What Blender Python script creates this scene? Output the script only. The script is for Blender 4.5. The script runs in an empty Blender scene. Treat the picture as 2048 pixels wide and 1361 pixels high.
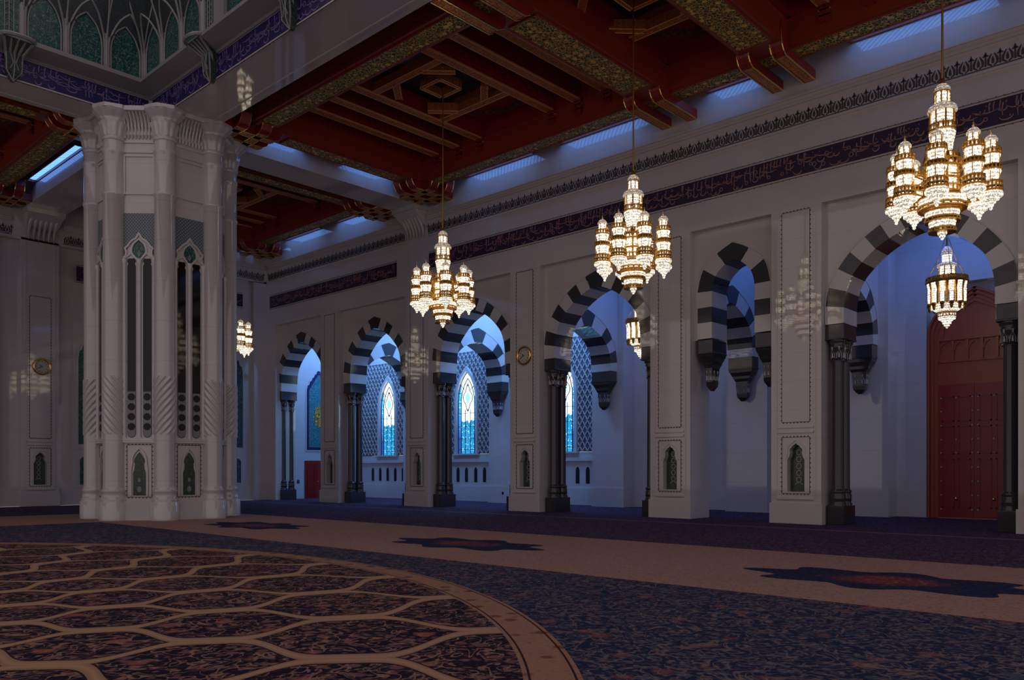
import bpy, bmesh, math, random
from mathutils import Vector, Matrix
random.seed(7)
PI = math.pi
C = bpy.context.scene.collection
sc = bpy.context.scene

# ------------------------------------------------------------------ camera, world, exposure
cam_d = bpy.data.cameras.new('camera'); cam = bpy.data.objects.new('camera', cam_d); C.objects.link(cam)
cam.location = (0, 0, 1.6)
cam.rotation_euler = (PI/2, 0, -math.radians(47.0))
cam_d.sensor_fit = 'HORIZONTAL'; cam_d.sensor_width = 36.0
cam_d.lens = 36.0*1647/2048
cam_d.shift_y = (942-680.5)/2048
cam_d.clip_start = 0.1; cam_d.clip_end = 300
sc.camera = cam

w = bpy.data.worlds.new('world'); sc.world = w; w.use_nodes = True
bg = w.node_tree.nodes['Background']
bg.inputs[0].default_value = (1.0, 0.86, 0.89, 1); bg.inputs[1].default_value = 0.36
sc.view_settings.view_transform = 'Standard'; sc.view_settings.look = 'None'
sc.view_settings.gamma = 1; sc.view_settings.exposure = 0.3
sc.view_settings.use_curve_mapping = False
sc.cycles.max_bounces = 5; sc.cycles.diffuse_bounces = 4; sc.cycles.glossy_bounces = 2; sc.cycles.transmission_bounces = 0

CRYSTAL = 2.5      # radiance of the lit chandelier crystal
LOUVRE = 1.5       # radiance of the blue daylight louvres
SKYLT = 3.3        # radiance of the corridor skylights and added roof panels
GLASS = 1.8        # radiance of the stained glass

# ------------------------------------------------------------------ node helpers
class NT:
    def __init__(s, name):
        s.m = bpy.data.materials.new(name); s.m.use_nodes = True
        s.t = s.m.node_tree; s.b = s.t.nodes['Principled BSDF']
        s.pos = None
    def n(s, typ, **kw):
        nd = s.t.nodes.new(typ)
        for k, v in kw.items(): setattr(nd, k, v)
        return nd
    def L(s, a, b): s.t.links.new(a, b)
    def put(s, sock, v):
        if hasattr(v, 'is_linked') or isinstance(v, bpy.types.NodeSocket): s.L(v, sock)
        elif isinstance(v, (tuple, list)):
            sock.default_value = (*v, 1) if len(v) == 3 and len(sock.default_value) == 4 else v
        else: sock.default_value = v
    def co(s):
        if s.pos is None: s.pos = s.n('ShaderNodeTexCoord').outputs['Object']
        return s.pos
    def xyz(s, v=None):
        x = s.n('ShaderNodeSeparateXYZ'); s.L(v or s.co(), x.inputs[0]); return x.outputs
    def comb(s, x, y, z):
        c = s.n('ShaderNodeCombineXYZ')
        for i, v in enumerate((x, y, z)): s.put(c.inputs[i], v)
        return c.outputs[0]
    def mt(s, op, a, b=0.0, c=None):
        m = s.n('ShaderNodeMath', operation=op); s.put(m.inputs[0], a); s.put(m.inputs[1], b)
        if c is not None: s.put(m.inputs[2], c)
        return m.outputs[0]
    def mix(s, f, a, b):
        m = s.n('ShaderNodeMix', data_type='RGBA'); s.put(m.inputs[0], f); s.put(m.inputs[6], a); s.put(m.inputs[7], b)
        return m.outputs[2]
    def step(s, v, edge, soft=0.0):                         # 1 where v > edge
        if soft == 0: return s.mt('GREATER_THAN', v, edge)
        r = s.n('ShaderNodeMapRange'); r.clamp = True
        s.put(r.inputs[0], v); s.put(r.inputs[1], edge-soft); s.put(r.inputs[2], edge+soft)
        return r.outputs[0]
    def noise(s, scale, detail=2.0, vec=None, rough=.5, dist=0.0):
        t = s.n('ShaderNodeTexNoise'); s.L(vec or s.co(), t.inputs['Vector'])
        t.inputs['Scale'].default_value = scale; t.inputs['Detail'].default_value = detail
        t.inputs['Roughness'].default_value = rough; t.inputs['Distortion'].default_value = dist
        return t.outputs['Fac']
    def voro(s, scale, feature='F1', vec=None, rand=1.0, out='Distance'):
        t = s.n('ShaderNodeTexVoronoi', feature=feature); s.L(vec or s.co(), t.inputs['Vector'])
        t.inputs['Scale'].default_value = scale; t.inputs['Randomness'].default_value = rand
        return t.outputs[out]
    def scale(s, v, k):
        m = s.n('ShaderNodeVectorMath', operation='MULTIPLY'); s.L(v, m.inputs[0]); m.inputs[1].default_value = k
        return m.outputs[0]
    def bump(s, h, strength=.3, dist=.02):
        b = s.n('ShaderNodeBump'); b.inputs['Strength'].default_value = strength; b.inputs['Distance'].default_value = dist
        s.L(h, b.inputs['Height']); s.L(b.outputs[0], s.b.inputs['Normal'])
    def fin(s, col, rough=.5, metal=0.0, spec=.5):
        s.put(s.b.inputs['Base Color'], col); s.put(s.b.inputs['Roughness'], rough)
        s.put(s.b.inputs['Metallic'], metal); s.b.inputs['Specular IOR Level'].default_value = spec
        return s.m
    def emit(s, col, st):
        s.put(s.b.inputs['Emission Color'], col); s.put(s.b.inputs['Emission Strength'], st)

def plain(name, col, rough=.5, metal=0.0, spec=.5):
    return NT(name).fin(col, rough, metal, spec)

def marble(name, col, joint=0.86, rough=.04, spec=.95):
    s = NT(name); X = s.xyz()
    fr = s.mt('FRACT', s.mt('DIVIDE', X[2], joint))
    ln = s.step(s.mt('ABSOLUTE', s.mt('SUBTRACT', fr, .5)), .4925, .003)
    nz = s.noise(1.7, 5)
    v = s.mix(s.step(nz, .5, .3), tuple(c*.93 for c in col), col)
    v = s.mix(s.mt('MULTIPLY', ln, .3), v, tuple(c*.45 for c in col))
    return s.fin(v, rough, 0, spec)

def gold_relief(name, bgc=(.05, .045, .02), fg=(.62, .42, .12), sc_=7.0):
    s = NT(name)
    d = s.voro(sc_, 'DISTANCE_TO_EDGE'); e = s.mt('SUBTRACT', 1, s.step(d, .055, .03))
    d2 = s.voro(sc_*.45, 'F1', rand=.3)
    star = s.mt('SUBTRACT', 1, s.step(s.mt('ABSOLUTE', s.mt('SUBTRACT', d2, .33)), .07, .03))
    nz = s.step(s.noise(sc_*2.2, 4, dist=1.5), .58, .05)
    k = s.mt('MAXIMUM', s.mt('MAXIMUM', e, star), s.mt('MULTIPLY', nz, .7))
    s.bump(k, .9, .03)
    return s.fin(s.mix(k, bgc, fg), s.mt('SUBTRACT', .6, s.mt('MULTIPLY', k, .32)), s.mt('MULTIPLY', k, .55))

def arabesque(name, bgc, c1, c2, k=1.0, rough=.2):
    s = NT(name)
    wv = s.noise(5*k, 2, dist=2.5)
    scroll = s.mt('SUBTRACT', 1, s.step(s.mt('ABSOLUTE', s.mt('SUBTRACT', wv, .5)), .018, .012))
    fl = s.mt('SUBTRACT', 1, s.step(s.voro(9*k), .22, .05))
    dots = s.mt('SUBTRACT', 1, s.step(s.voro(23*k), .2, .05))
    v = s.mix(s.mt('MULTIPLY', dots, .6), bgc, c2)
    v = s.mix(s.mt('MULTIPLY', scroll, .8), v, c1)
    v = s.mix(s.mt('MULTIPLY', fl, .7), v, c2)
    return s.fin(v, rough)

def wood(name, a, b, axis=0, plank=.22, rough=.35):
    s = NT(name); X = s.xyz()
    k = [3.0, 3.0, 3.0]; k[axis] = .35
    nz = s.noise(4, 4, s.scale(s.co(), k))
    v = s.mix(nz, a, b)
    o = X[1] if axis == 0 else X[0]
    fr = s.mt('FRACT', s.mt('DIVIDE', o, plank))
    ln = s.step(s.mt('ABSOLUTE', s.mt('SUBTRACT', fr, .5)), .455, .02)
    v = s.mix(s.mt('MULTIPLY', ln, .75), v, tuple(c*.25 for c in a))
    return s.fin(v, rough)

M = {}
M['marble'] = marble('white_marble', (.60, .565, .55))
M['marble_col'] = marble('column_marble', (.58, .55, .545), 1.28)
M['marble_dim'] = marble('corridor_marble', (.60, .59, .60), 1.15)
M['arch_white'] = plain('arch_white', (.56, .545, .54), .05, 0, .9)
M['dark'] = plain('dark_marble', (.042, .040, .046), .10, 0, .55)
M['line'] = plain('dark_inlay', (.06, .05, .05), .4)
M['gold'] = plain('polished_gold', (.85, .56, .16), .22, 1.0)
M['gilt'] = plain('gilded_edge', (.85, .42, .18), .35, .35)
M['goldrel'] = gold_relief('gold_relief', (.05, .05, .014), (1.0, .66, .14), 9.0)
M['woodx'] = wood('red_wood_x', (.20, .013, .009), (.32, .026, .016), 0)
M['woody'] = wood('red_wood_y', (.20, .013, .009), (.32, .026, .016), 1)
M['beamwood'] = plain('orange_beam_wood', (.27, .034, .010), .35)
M['joist'] = gold_relief('joist_soffit', (.44, .095, .025), (.85, .36, .10), 16)
M['deck'] = wood('ceiling_boards', (.27, .024, .014), (.40, .042, .022), 0, .26, .45)
M['deckdark'] = plain('dark_coffer', (.03, .006, .008), .5)
M['fret'] = gold_relief('star_fret', (.09, .02, .02), (.5, .28, .22), 12)
M['teal'] = arabesque('teal_tile', (.006, .062, .060), (.17, .30, .27), (.22, .19, .14), .95)
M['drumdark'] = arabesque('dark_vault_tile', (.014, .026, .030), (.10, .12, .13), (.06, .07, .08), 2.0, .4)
M['tealniche'] = arabesque('niche_tile', (.02, .04, .035), (.14, .18, .13), (.10, .12, .08), 1.6)
M['tealglow'] = arabesque('turquoise_tile', (.02, .17, .20), (.20, .42, .42), (.30, .30, .34), 1.0)
M['script'] = plain('navy_script_ground', (.030, .016, .05), .35)
M['scriptb'] = plain('blue_script_ground', (.014, .010, .085), .35)
M['letter'] = plain('script_gilt', (.34, .17, .15), .4)
M['letterb'] = plain('script_lilac', (.20, .14, .32), .4)
M['slot'] = plain('dark_slot_glass', (.010, .008, .010), .04, 0, .4)
M['greydisc'] = plain('grey_slot_panel', (.22, .22, .25), .3)
M['black'] = plain('black', (.006, .006, .008), .5)
M['dial'] = plain('clock_dial', (.55, .52, .46), .4)
M['doorwood'] = wood('door_wood', (.24, .005, .007), (.34, .011, .011), 2, .45, .3)
M['doorarch'] = wood('door_arch_wood', (.32, .055, .018), (.42, .085, .025), 2, .6, .35)
M['reddoor'] = wood('red_door_wood', (.22, .02, .015), (.30, .03, .02), 2, .4, .35)
M['lead'] = plain('window_lead', (.01, .012, .02), .5)
M['socket'] = plain('switch_plate', (.10, .06, .06), .4)
M['motif'] = plain('capital_silver', (.42, .42, .44), .35, .2)
M['stone'] = plain('carved_stone', (.40, .39, .39), .3)
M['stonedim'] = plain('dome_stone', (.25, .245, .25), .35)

def lattice_mat():
    s = NT('grey_lattice_tile'); X = s.xyz()
    h = s.mt('SUBTRACT', X[0], s.mt('MULTIPLY', X[1], .7))
    a = s.mt('FRACT', s.mt('MULTIPLY', s.mt('ADD', h, X[2]), 9.0))
    b = s.mt('FRACT', s.mt('MULTIPLY', s.mt('SUBTRACT', h, X[2]), 9.0))
    la = s.mt('LESS_THAN', a, .32); lb = s.mt('LESS_THAN', b, .32)
    return s.fin(s.mix(s.mt('MAXIMUM', la, lb), (.06, .09, .11), (.22, .25, .27)), .35)
M['lattice'] = lattice_mat()

def crystal_mat(name, col, st):
    s = NT(name)
    d = s.voro(30, 'F1'); h = s.step(d, .34, .22)
    z = s.xyz()[2]
    bars = s.step(s.mt('SINE', s.mt('MULTIPLY', z, 95)), .2, .5)
    k = s.mt('MULTIPLY', s.mt('SUBTRACT', 1.5, s.mt('MULTIPLY', h, 1.32)), s.mt('ADD', .40, s.mt('MULTIPLY', bars, .8)))
    s.emit(col, s.mt('MULTIPLY', k, st))
    return s.fin((.8, .78, .72), .15)
M['crystal'] = crystal_mat('lit_crystal', (1, .87, .68), CRYSTAL)
M['lampglass'] = crystal_mat('lit_lamp_glass', (1, .88, .68), CRYSTAL*1.5)
M['capglass'] = crystal_mat('lit_cap_glass', (1, .80, .56), CRYSTAL*.22)
M['golddark'] = plain('chandelier_gold', (.50, .26, .05), .38, 1.0)
def em(name, col, st):
    s = NT(name); s.emit(col, st); return s.fin((.1, .1, .1), .5)
M['skylight'] = em('skylight_glass', (.12, .29, 1.0), SKYLT)
def louvre_mat():
    s = NT('blue_louvre'); X = s.xyz()
    f = s.mt('FRACT', s.mt('MULTIPLY', s.mt('ADD', X[0], X[1]), 5.5))
    s.emit((.14, .36, 1.0), s.mt('MULTIPLY', s.mt('ADD', .35, s.mt('GREATER_THAN', f, .35)), LOUVRE))
    return s.fin((.2, .3, .5), .5)
M['louvre'] = louvre_mat()

def glass_mat():                                       # stained glass, local x across (-.5..), z up in metres
    s = NT('stained_glass'); X = s.xyz()
    ax = s.mt('ABSOLUTE', X[1]); z = X[2]
    edge = s.mt('GREATER_THAN', ax, .50)
    fl = s.mt('SUBTRACT', 1, s.step(s.voro(11), .3, .05))
    skyl = s.mt('ADD', s.mt('GREATER_THAN', s.mt('ADD', z, s.mt('MULTIPLY', s.noise(5, 1, s.comb(0.0, X[1], 0.0)), .6)), 4.55), 0.0)
    tr = s.mt('GREATER_THAN', s.mt('FRACT', s.mt('MULTIPLY', z, 3.2)), .5)
    low = s.mix(s.mt('MULTIPLY', fl, tr), (.012, .16, .34), (.40, .90, 1.0))
    v = s.mix(skyl, low, (.78, .95, 1.0))
    bord = s.mix(fl, (.03, .24, .62), (.30, .72, .95))
    bord = s.mix(s.step(z, 4.2, .9), (.008, .045, .20), bord)
    v = s.mix(edge, v, bord)
    s.emit(v, GLASS)
    return s.fin((.02, .05, .08), .15)
M['glass'] = glass_mat()
M['glassblue'] = em('rosette_glass', (.22, .68, .92), GLASS*.8)

def carpet_mat():
    s = NT('patterned_carpet'); X = s.xyz(); x, y = X[0], X[1]
    cx, cy, ra, rb = -3.666, 12.729, 11.90, 12.36
    dx = s.mt('SUBTRACT', x, cx); dy = s.mt('SUBTRACT', y, cy)
    r = s.mt('SQRT', s.mt('ADD', s.mt('MULTIPLY', dx, dx), s.mt('MULTIPLY', dy, dy)))
    th = s.mt('ARCTAN2', dy, dx)
    u = s.mt('ADD', s.mt('DIVIDE', th, 2*PI/33), 33*36.0/360+33)          # a cell centre at -36 degrees
    v = s.mt('DIVIDE', s.mt('LOGARITHM', s.mt('DIVIDE', r, 10.45), math.e), math.log(1.142))
    uf = s.mt('SUBTRACT', s.mt('FRACT', s.mt('ADD', u, .5)), .5)
    au = s.mt('ABSOLUTE', uf)
    cv = s.mt('COSINE', s.mt('MULTIPLY', v, PI))
    q = s.n('ShaderNodeClamp'); s.put(q.inputs[0], s.mt('MULTIPLY', cv, 1.12)); q.inputs[1].default_value = -1; q.inputs[2].default_value = 1
    q = q.outputs[0]; sq = s.mt('MULTIPLY', q, s.mt('SUBTRACT', 1.5, s.mt('MULTIPLY', s.mt('MULTIPLY', q, q), .5)))
    bd = s.mt('ADD', .25, s.mt('MULTIPLY', sq, .222))
    dist = s.mt('MULTIPLY', s.mt('ABSOLUTE', s.mt('SUBTRACT', au, bd)), s.mt('MULTIPLY', r, 2*PI/33))
    rib = s.mt('LESS_THAN', dist, .115); ribe = s.mt('LESS_THAN', dist, .15)
    # floral fillings
    def scroll(k, wd, ds=2.2):
        return s.mt('SUBTRACT', 1, s.step(s.mt('ABSOLUTE', s.mt('SUBTRACT', s.noise(k, 1.5, dist=ds), .5)), wd, wd*.6))
    def blobs(k, rad): return s.mt('SUBTRACT', 1, s.step(s.voro(k), rad, .05))
    sc1 = scroll(2.9, .024); b1 = blobs(4.6, .26); b2 = blobs(10.5, .30); b3 = blobs(2.1, .2); b4 = blobs(19, .32)
    fine = s.noise(38, 2); fade = s.noise(1.3, 2)
    cell = s.mix(s.mt('MULTIPLY', b4, .6), (.012, .007, .022), (.085, .042, .06))
    cell = s.mix(s.mt('MULTIPLY', b2, .8), cell, (.17, .08, .088))
    cell = s.mix(s.mt('MULTIPLY', b1, .85), cell, (.18, .075, .09))
    cell = s.mix(s.mt('MULTIPLY', b3, .9), cell, (.26, .085, .07))
    cell = s.mix(s.mt('MULTIPLY', sc1, .9), cell, (.29, .16, .12))
    med = s.mix(ribe, cell, (.03, .012, .02))
    med = s.mix(rib, med, s.mix(s.step(dist, .05, .05), (.40, .25, .155), (.30, .175, .11)))
    ring = s.mix(s.mt('MULTIPLY', b4, .4), (.30, .165, .115), (.18, .08, .06))
    ring = s.mix(s.mt('MULTIPLY', s.mt('SUBTRACT', 1, s.step(s.voro(3.6), .26, .06)), .75), ring, (.10, .03, .022))
    ring = s.mix(s.mt('MULTIPLY', b2, .3), ring, (.32, .2, .12))
    rl = s.mt('ABSOLUTE', s.mt('SUBTRACT', r, (ra+rb)/2))
    ring = s.mix(s.mt('MULTIPLY', s.mt('GREATER_THAN', rl, .17), s.mt('LESS_THAN', rl, .19)), ring, (.04, .012, .015))
    # bands that follow the walls
    m = s.mt('MAXIMUM', s.mt('SUBTRACT', x, 24.0), s.mt('SUBTRACT', y, 40.9))
    field = s.mix(s.mt('MULTIPLY', b4, .6), (.012, .020, .058), (.10, .085, .105))
    field = s.mix(s.mt('MULTIPLY', b2, .75), field, (.125, .105, .125))
    field = s.mix(s.mt('MULTIPLY', b1, .5), field, (.075, .10, .13))
    field = s.mix(s.mt('MULTIPLY', b3, .6), field, (.23, .065, .07))
    field = s.mix(s.mt('MULTIPLY', sc1, .6), field, (.24, .16, .13))
    tan = s.mix(s.mt('MULTIPLY', b4, .5), (.33, .20, .165), (.15, .065, .068))
    tan = s.mix(s.mt('MULTIPLY', b2, .45), tan, (.17, .075, .07))
    tan = s.mix(s.mt('MULTIPLY', b1, .35), tan, (.32, .21, .155))
    darkb = s.mix(s.mt('MULTIPLY', b4, .65), (.040, .018, .045), (.19, .12, .16))
    darkb = s.mix(s.mt('MULTIPLY', b2, .6), darkb, (.17, .10, .14))
    darkb = s.mix(s.mt('MULTIPLY', b1, .45), darkb, (.15, .11, .17))
    darkb = s.mix(s.mt('MULTIPLY', b3, .5), darkb, (.04, .05, .15))
    # cartouches on the tan band, centred on x = 12.5, every 8.85 m
    fy = s.mt('SUBTRACT', s.mt('MULTIPLY', s.mt('FRACT', s.mt('DIVIDE', s.mt('ADD', y, 8.85*4-4.2+4.425), 8.85)), 8.85), 4.425)
    fx = s.mt('SUBTRACT', x, 12.5)
    ang = s.mt('ARCTAN2', s.mt('MULTIPLY', fx, 1.75), fy)
    rr = s.mt('SQRT', s.mt('ADD', s.mt('MULTIPLY', fy, fy), s.mt('MULTIPLY', s.mt('MULTIPLY', fx, fx), 3.06)))
    lim = s.mt('ADD', s.mt('ADD', 1.85, s.mt('MULTIPLY', s.mt('COSINE', s.mt('MULTIPLY', ang, 2)), .14)), s.mt('MULTIPLY', s.mt('COSINE', s.mt('MULTIPLY', ang, 8)), .26))
    ins = s.mt('LESS_THAN', rr, lim); core = s.mt('SUBTRACT', 1, s.step(s.mt('ADD', rr, s.mt('MULTIPLY', fade, .9)), 1.25, .25))
    cart = s.mix(core, s.mix(s.mt('MULTIPLY', b2, .5), (.012, .016, .055), (.075, .07, .11)), s.mix(b2, (.14, .03, .042), (.24, .11, .10)))
    tan = s.mix(ins, tan, cart)
    bandc = s.mix(s.mt('GREATER_THAN', m, -14.0), field, tan)
    bandc = s.mix(s.mt('GREATER_THAN', m, -8.45), bandc, darkb)
    bandc = s.mix(s.mt('GREATER_THAN', m, -2.25), bandc, (.17, .085, .085))
    bandc = s.mix(s.mt('GREATER_THAN', m, -1.9), bandc, darkb)
    col = s.mix(s.mt('LESS_THAN', r, rb), bandc, ring)
    col = s.mix(s.mt('LESS_THAN', r, ra), col, med)
    col = s.mix(s.mt('MULTIPLY', s.step(fine, .5, .25), .35), col, s.mix(.5, col, (.01, .008, .012)))
    s.bump(fine, .25, .01)
    return s.fin(col, .95, 0, .1)
M['carpet'] = carpet_mat()

# ------------------------------------------------------------------ mesh helpers
ID = lambda s, d, z: (s, d, z)
FR = lambda s, d, z: (24+d, s, z)            # hall face of the arcade wall: s = world y, d = into the wall
FO = lambda s, d, z: (29.45+d, s, z)         # outer corridor wall
FF = lambda s, d, z: (s, 40.9+d, z)          # far wall: s = world x
def FT(y0): return lambda s, d, z: (s, y0+d, z)

class MB:
    def __init__(s): s.v = []; s.f = []; s.mi = []; s.sm = []; s.cur = 0; s.smooth = False
    def face(s, idx): s.f.append(tuple(idx)); s.mi.append(s.cur); s.sm.append(s.smooth)
    def add(s, pts): k = len(s.v); s.v.extend(tuple(p) for p in pts); return k
    def prism(s, poly, d0, d1, F=ID):
        n = len(poly); k = s.add([F(a, d0, z) for a, z in poly]+[F(a, d1, z) for a, z in poly])
        s.face(range(k, k+n)); s.face(range(k+2*n-1, k+n-1, -1))
        for i in range(n): j = (i+1) % n; s.face((k+i, k+n+i, k+n+j, k+j))
        return s
    def box(s, a0, a1, d0, d1, z0, z1, F=ID):
        return s.prism([(a0, z0), (a1, z0), (a1, z1), (a0, z1)], d0, d1, F)
    def taper(s, r0, r1, z0, z1, F=ID):       # r = (a0,a1,d0,d1)
        p = lambda r, z: [F(r[0], r[2], z), F(r[1], r[2], z), F(r[1], r[3], z), F(r[0], r[3], z)]
        k = s.add(p(r0, z0)+p(r1, z1))
        s.face((k, k+1, k+2, k+3)); s.face((k+7, k+6, k+5, k+4))
        for i in range(4): j = (i+1) % 4; s.face((k+i, k+4+i, k+4+j, k+j))
        return s
    def lathe(s, prof, seg=12, c=(0, 0, 0), ph=0.0, a0=0.0, a1=2*PI, mod=None):
        full = abs(a1-a0-2*PI) < 1e-6; n = seg if full else seg+1
        k = len(s.v)
        for r, z in prof:
            for i in range(n):
                a = ph+a0+(a1-a0)*i/seg
                q = r*(mod(a, z) if mod else 1)
                s.v.append((c[0]+q*math.cos(a), c[1]+q*math.sin(a), c[2]+z))
        for j in range(len(prof)-1):
            for i in range(seg):
                i2 = (i+1) % n
                s.face((k+j*n+i, k+j*n+i2, k+(j+1)*n+i2, k+(j+1)*n+i))
        if full:
            sm = s.smooth; s.smooth = False
            for e in (0, len(prof)-1):
                if prof[e][0] > 1e-4:
                    q = s.add(s.v[k+e*n:k+(e+1)*n]); s.face(range(q, q+n) if e else range(q+n-1, q-1, -1))
            s.smooth = sm
        return s
    def tube(s, pts, r, seg=6, closed=False):
        P = [Vector(p) for p in pts]; k = len(s.v); n = len(P)
        for i, p in enumerate(P):
            a = P[(i-1) % n] if (closed or i > 0) else p; b = P[(i+1) % n] if (closed or i < n-1) else p
            t = (b-a).normalized(); up = Vector((0, 0, 1)) if abs(t.z) < .9 else Vector((1, 0, 0))
            e = t.cross(up).normalized(); g = t.cross(e).normalized()
            rr = r[i] if isinstance(r, (list, tuple)) else r
            for j in range(seg):
                q = 2*PI*j/seg; s.v.append(tuple(p+e*rr*math.cos(q)+g*rr*math.sin(q)))
        m = n if closed else n-1
        for i in range(m):
            for j in range(seg):
                j2 = (j+1) % seg; i2 = (i+1) % n
                s.face((k+i*seg+j, k+i*seg+j2, k+i2*seg+j2, k+i2*seg+j))
        if not closed: s.face(range(k+seg-1, k-1, -1)); s.face(range(k+(n-1)*seg, k+n*seg))
        return s
    def stroke(s, pts, wd, d0, d1, F):          # flat pen stroke in the (s, z) plane
        n = len(pts); L = []; R = []
        for i, (a, z) in enumerate(pts):
            a0, z0 = pts[max(0, i-1)]; a1, z1 = pts[min(n-1, i+1)]
            tx, tz = a1-a0, z1-z0; q = math.hypot(tx, tz) or 1
            ww = (wd[i] if isinstance(wd, (list, tuple)) else wd)/2
            L.append((a-tz/q*ww, z+tx/q*ww)); R.append((a+tz/q*ww, z-tx/q*ww))
        return s.prism(L+R[::-1], d0, d1, F)
    def build(s, name, mats, parent=None, loc=None, bevel=0.0):
        me = bpy.data.meshes.new(name); me.from_pydata(s.v, [], s.f)
        if not isinstance(mats, (list, tuple)): mats = [mats]
        for m in mats: me.materials.append(m)
        me.polygons.foreach_set('material_index', s.mi); me.polygons.foreach_set('use_smooth', s.sm)
        bm = bmesh.new(); bm.from_mesh(me); bmesh.ops.recalc_face_normals(bm, faces=bm.faces); bm.to_mesh(me); bm.free()
        me.update()
        o = bpy.data.objects.new(name, me); C.objects.link(o)
        if parent is not None:
            o.parent = parent
            if loc is None and parent.get('_w'): o.location = -wloc(parent)
        if loc is not None: o.location = loc
        if bevel:
            b = o.modifiers.new('bevel', 'BEVEL'); b.width = bevel; b.segments = 2; b.limit_method = 'ANGLE'
        return o

def wloc(o):
    v = Vector(o.location)
    while o.parent is not None: o = o.parent; v = v+Vector(o.location)
    return v
def tag(o, label, cat, group=None, kind=None):
    o['label'] = label; o['category'] = cat
    if group: o['group'] = group
    if kind: o['kind'] = kind
    return o
def thing(name, label, cat, loc=(0, 0, 0), group=None, local=False):
    o = bpy.data.objects.new(name, None); C.objects.link(o); o.location = loc; o.empty_display_size = .2
    if not local: o['_w'] = 1
    return tag(o, label, cat, group, 'thing')
def struct(o, label=None, cat=None):
    o['kind'] = 'structure'
    if label: o['label'] = label
    if cat: o['category'] = cat
    return o
def sub(o):                    # children of this mesh object are also built in world coordinates
    o['_w'] = 1; return o
def copy_tree(o, parent=None):
    c = o.copy(); C.objects.link(c)
    if parent is not None: c.parent = parent
    for ch in list(o.children): copy_tree(ch, c)
    return c

def cr(pts, n=4):              # Catmull-Rom through the points
    out = []
    for i in range(len(pts)-1):
        p0 = pts[max(0, i-1)]; p1 = pts[i]; p2 = pts[i+1]; p3 = pts[min(len(pts)-1, i+2)]
        for k in range(n):
            t = k/n
            out.append(tuple(.5*(2*b+(c-a)*t+(2*a-5*b+4*c-d)*t*t+(3*b-a-3*c+d)*t**3) for a, b, c, d in zip(p0, p1, p2, p3)))
    out.append(tuple(pts[-1])); return out
def seg_of(curve_pts, i, n=4):  # the i-th span of the smoothed curve
    full = cr(curve_pts, n); return full[i*n:(i+1)*n+1]

# ------------------------------------------------------------------ carpet and floor
mb = MB(); mb.box(-18, 31, -8, 42, -.3, -.03); struct(mb.build('floor', M['marble_dim']))
mb = MB(); mb.box(-17.5, 30.36, -7.5, 40.88, -.03, 0.0)
tag(mb.build('carpet', M['carpet']), 'vast wool carpet with a round medallion, tan bands and navy borders covering the hall floor', 'carpet', kind='thing')

# ------------------------------------------------------------------ arcade wall
HP = .78                                  # half width of a pier
CEN = {'A': 4.07, 'B': 10.68, 'C': 15.085, 'D': 21.70, 'E': 28.2, 'F': 34.91}
BAYS = [('big', 'A', 'B'), ('nar', 'B', 'C'), ('big', 'C', 'D'), ('big', 'D', 'E'), ('big', 'E', 'F')]
def niche_half():                         # right half of the niche outline from foot to apex
    return [(.27, .965), (.27, 1.93), (.215, 2.02), (.185, 2.13), (.20, 2.2), (.195, 2.25), (.15, 2.29), (.11, 2.35), (.05, 2.38), (0, 2.43)]
NH = niche_half()
def pier_front(mb, c, F, z1=9.52):
    mb.box(c-HP, c+HP, 0, .26, .0, .965, F); mb.box(c-HP, c+HP, 0, .26, 2.43, z1, F)
    for sg in (1, -1):
        mb.prism([(c+sg*HP, .965), (c+sg*HP, 2.43)]+[(c+sg*a, z) for a, z in NH[::-1]], 0, .26, F)
    mb.box(c-HP-.04, c+HP+.04, -.05, .2, 0, .62, F)
    mb.box(c-.56, c+.56, -.045, .02, 2.89, 2.94, F); mb.box(c-.56, c+.56, -.055, .02, 2.74, 2.80, F)
    for q in (-1, 1):                     # slim mouldings up both sides
        mb.box(c+q*.60-.02, c+q*.60+.02, -.02, .01, .8, z1-.1, F)

wall = MB()
for k, c in CEN.items():
    pier_front(wall, c, FR); wall.box(c-HP, c+HP, .26, 1.25, 0, 9.52, FR)
wall.box(39.98, 40.9, 0, 1.25, 0, 9.52, FR)                 # half pier in the corner
wall.box(-7, 40.9, 0, 1.25, 9.52, 15.3, FR)                 # upper wall
wall.box(-7, 3.29, 0, 1.25, 0, 9.52, FR)                    # out of frame beyond pier A
# joints of the striped arches, springing -> keystone : (half width, z) outer and inner
BIG_O = [(2.49, 5.93), (2.50, 6.48), (2.40, 7.02), (2.13, 7.53), (1.78, 7.97), (1.36, 8.33), (.93, 8.60), (.47, 8.80), (0, 8.95)]
BIG_I = [(1.95, 5.93), (1.95, 6.38), (1.89, 6.84), (1.72, 7.27), (1.43, 7.61), (1.06, 7.93), (.68, 8.16), (.25, 8.34), (0, 8.40)]
NAR_O = [(1.29, 5.96), (1.29, 6.49), (1.29, 6.99), (1.29, 7.52), (1.07, 8.25), (.55, 8.69), (0, 8.96)]
NAR_I = [(.75, 5.96), (.75, 6.49), (.75, 6.99), (.75, 7.50), (.62, 7.96), (.28, 8.30), (0, 8.40)]
k = 1.74/2.45
TO = [(2.08*a/2.49, 5.93+(z-5.93)*.80) for a, z in [(2.49, 5.93), (2.50, 6.42), (2.38, 7.08), (2.06, 7.66), (1.58, 8.22), (.60, 8.74), (0, 8.95)]]
TI = [(1.6*a/1.95, 5.93+(z-5.93)*k) for a, z in [(1.95, 5.93), (1.95, 6.38), (1.87, 6.95), (1.60, 7.46), (1.16, 7.90), (.30, 8.34), (0, 8.40)]]

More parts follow.
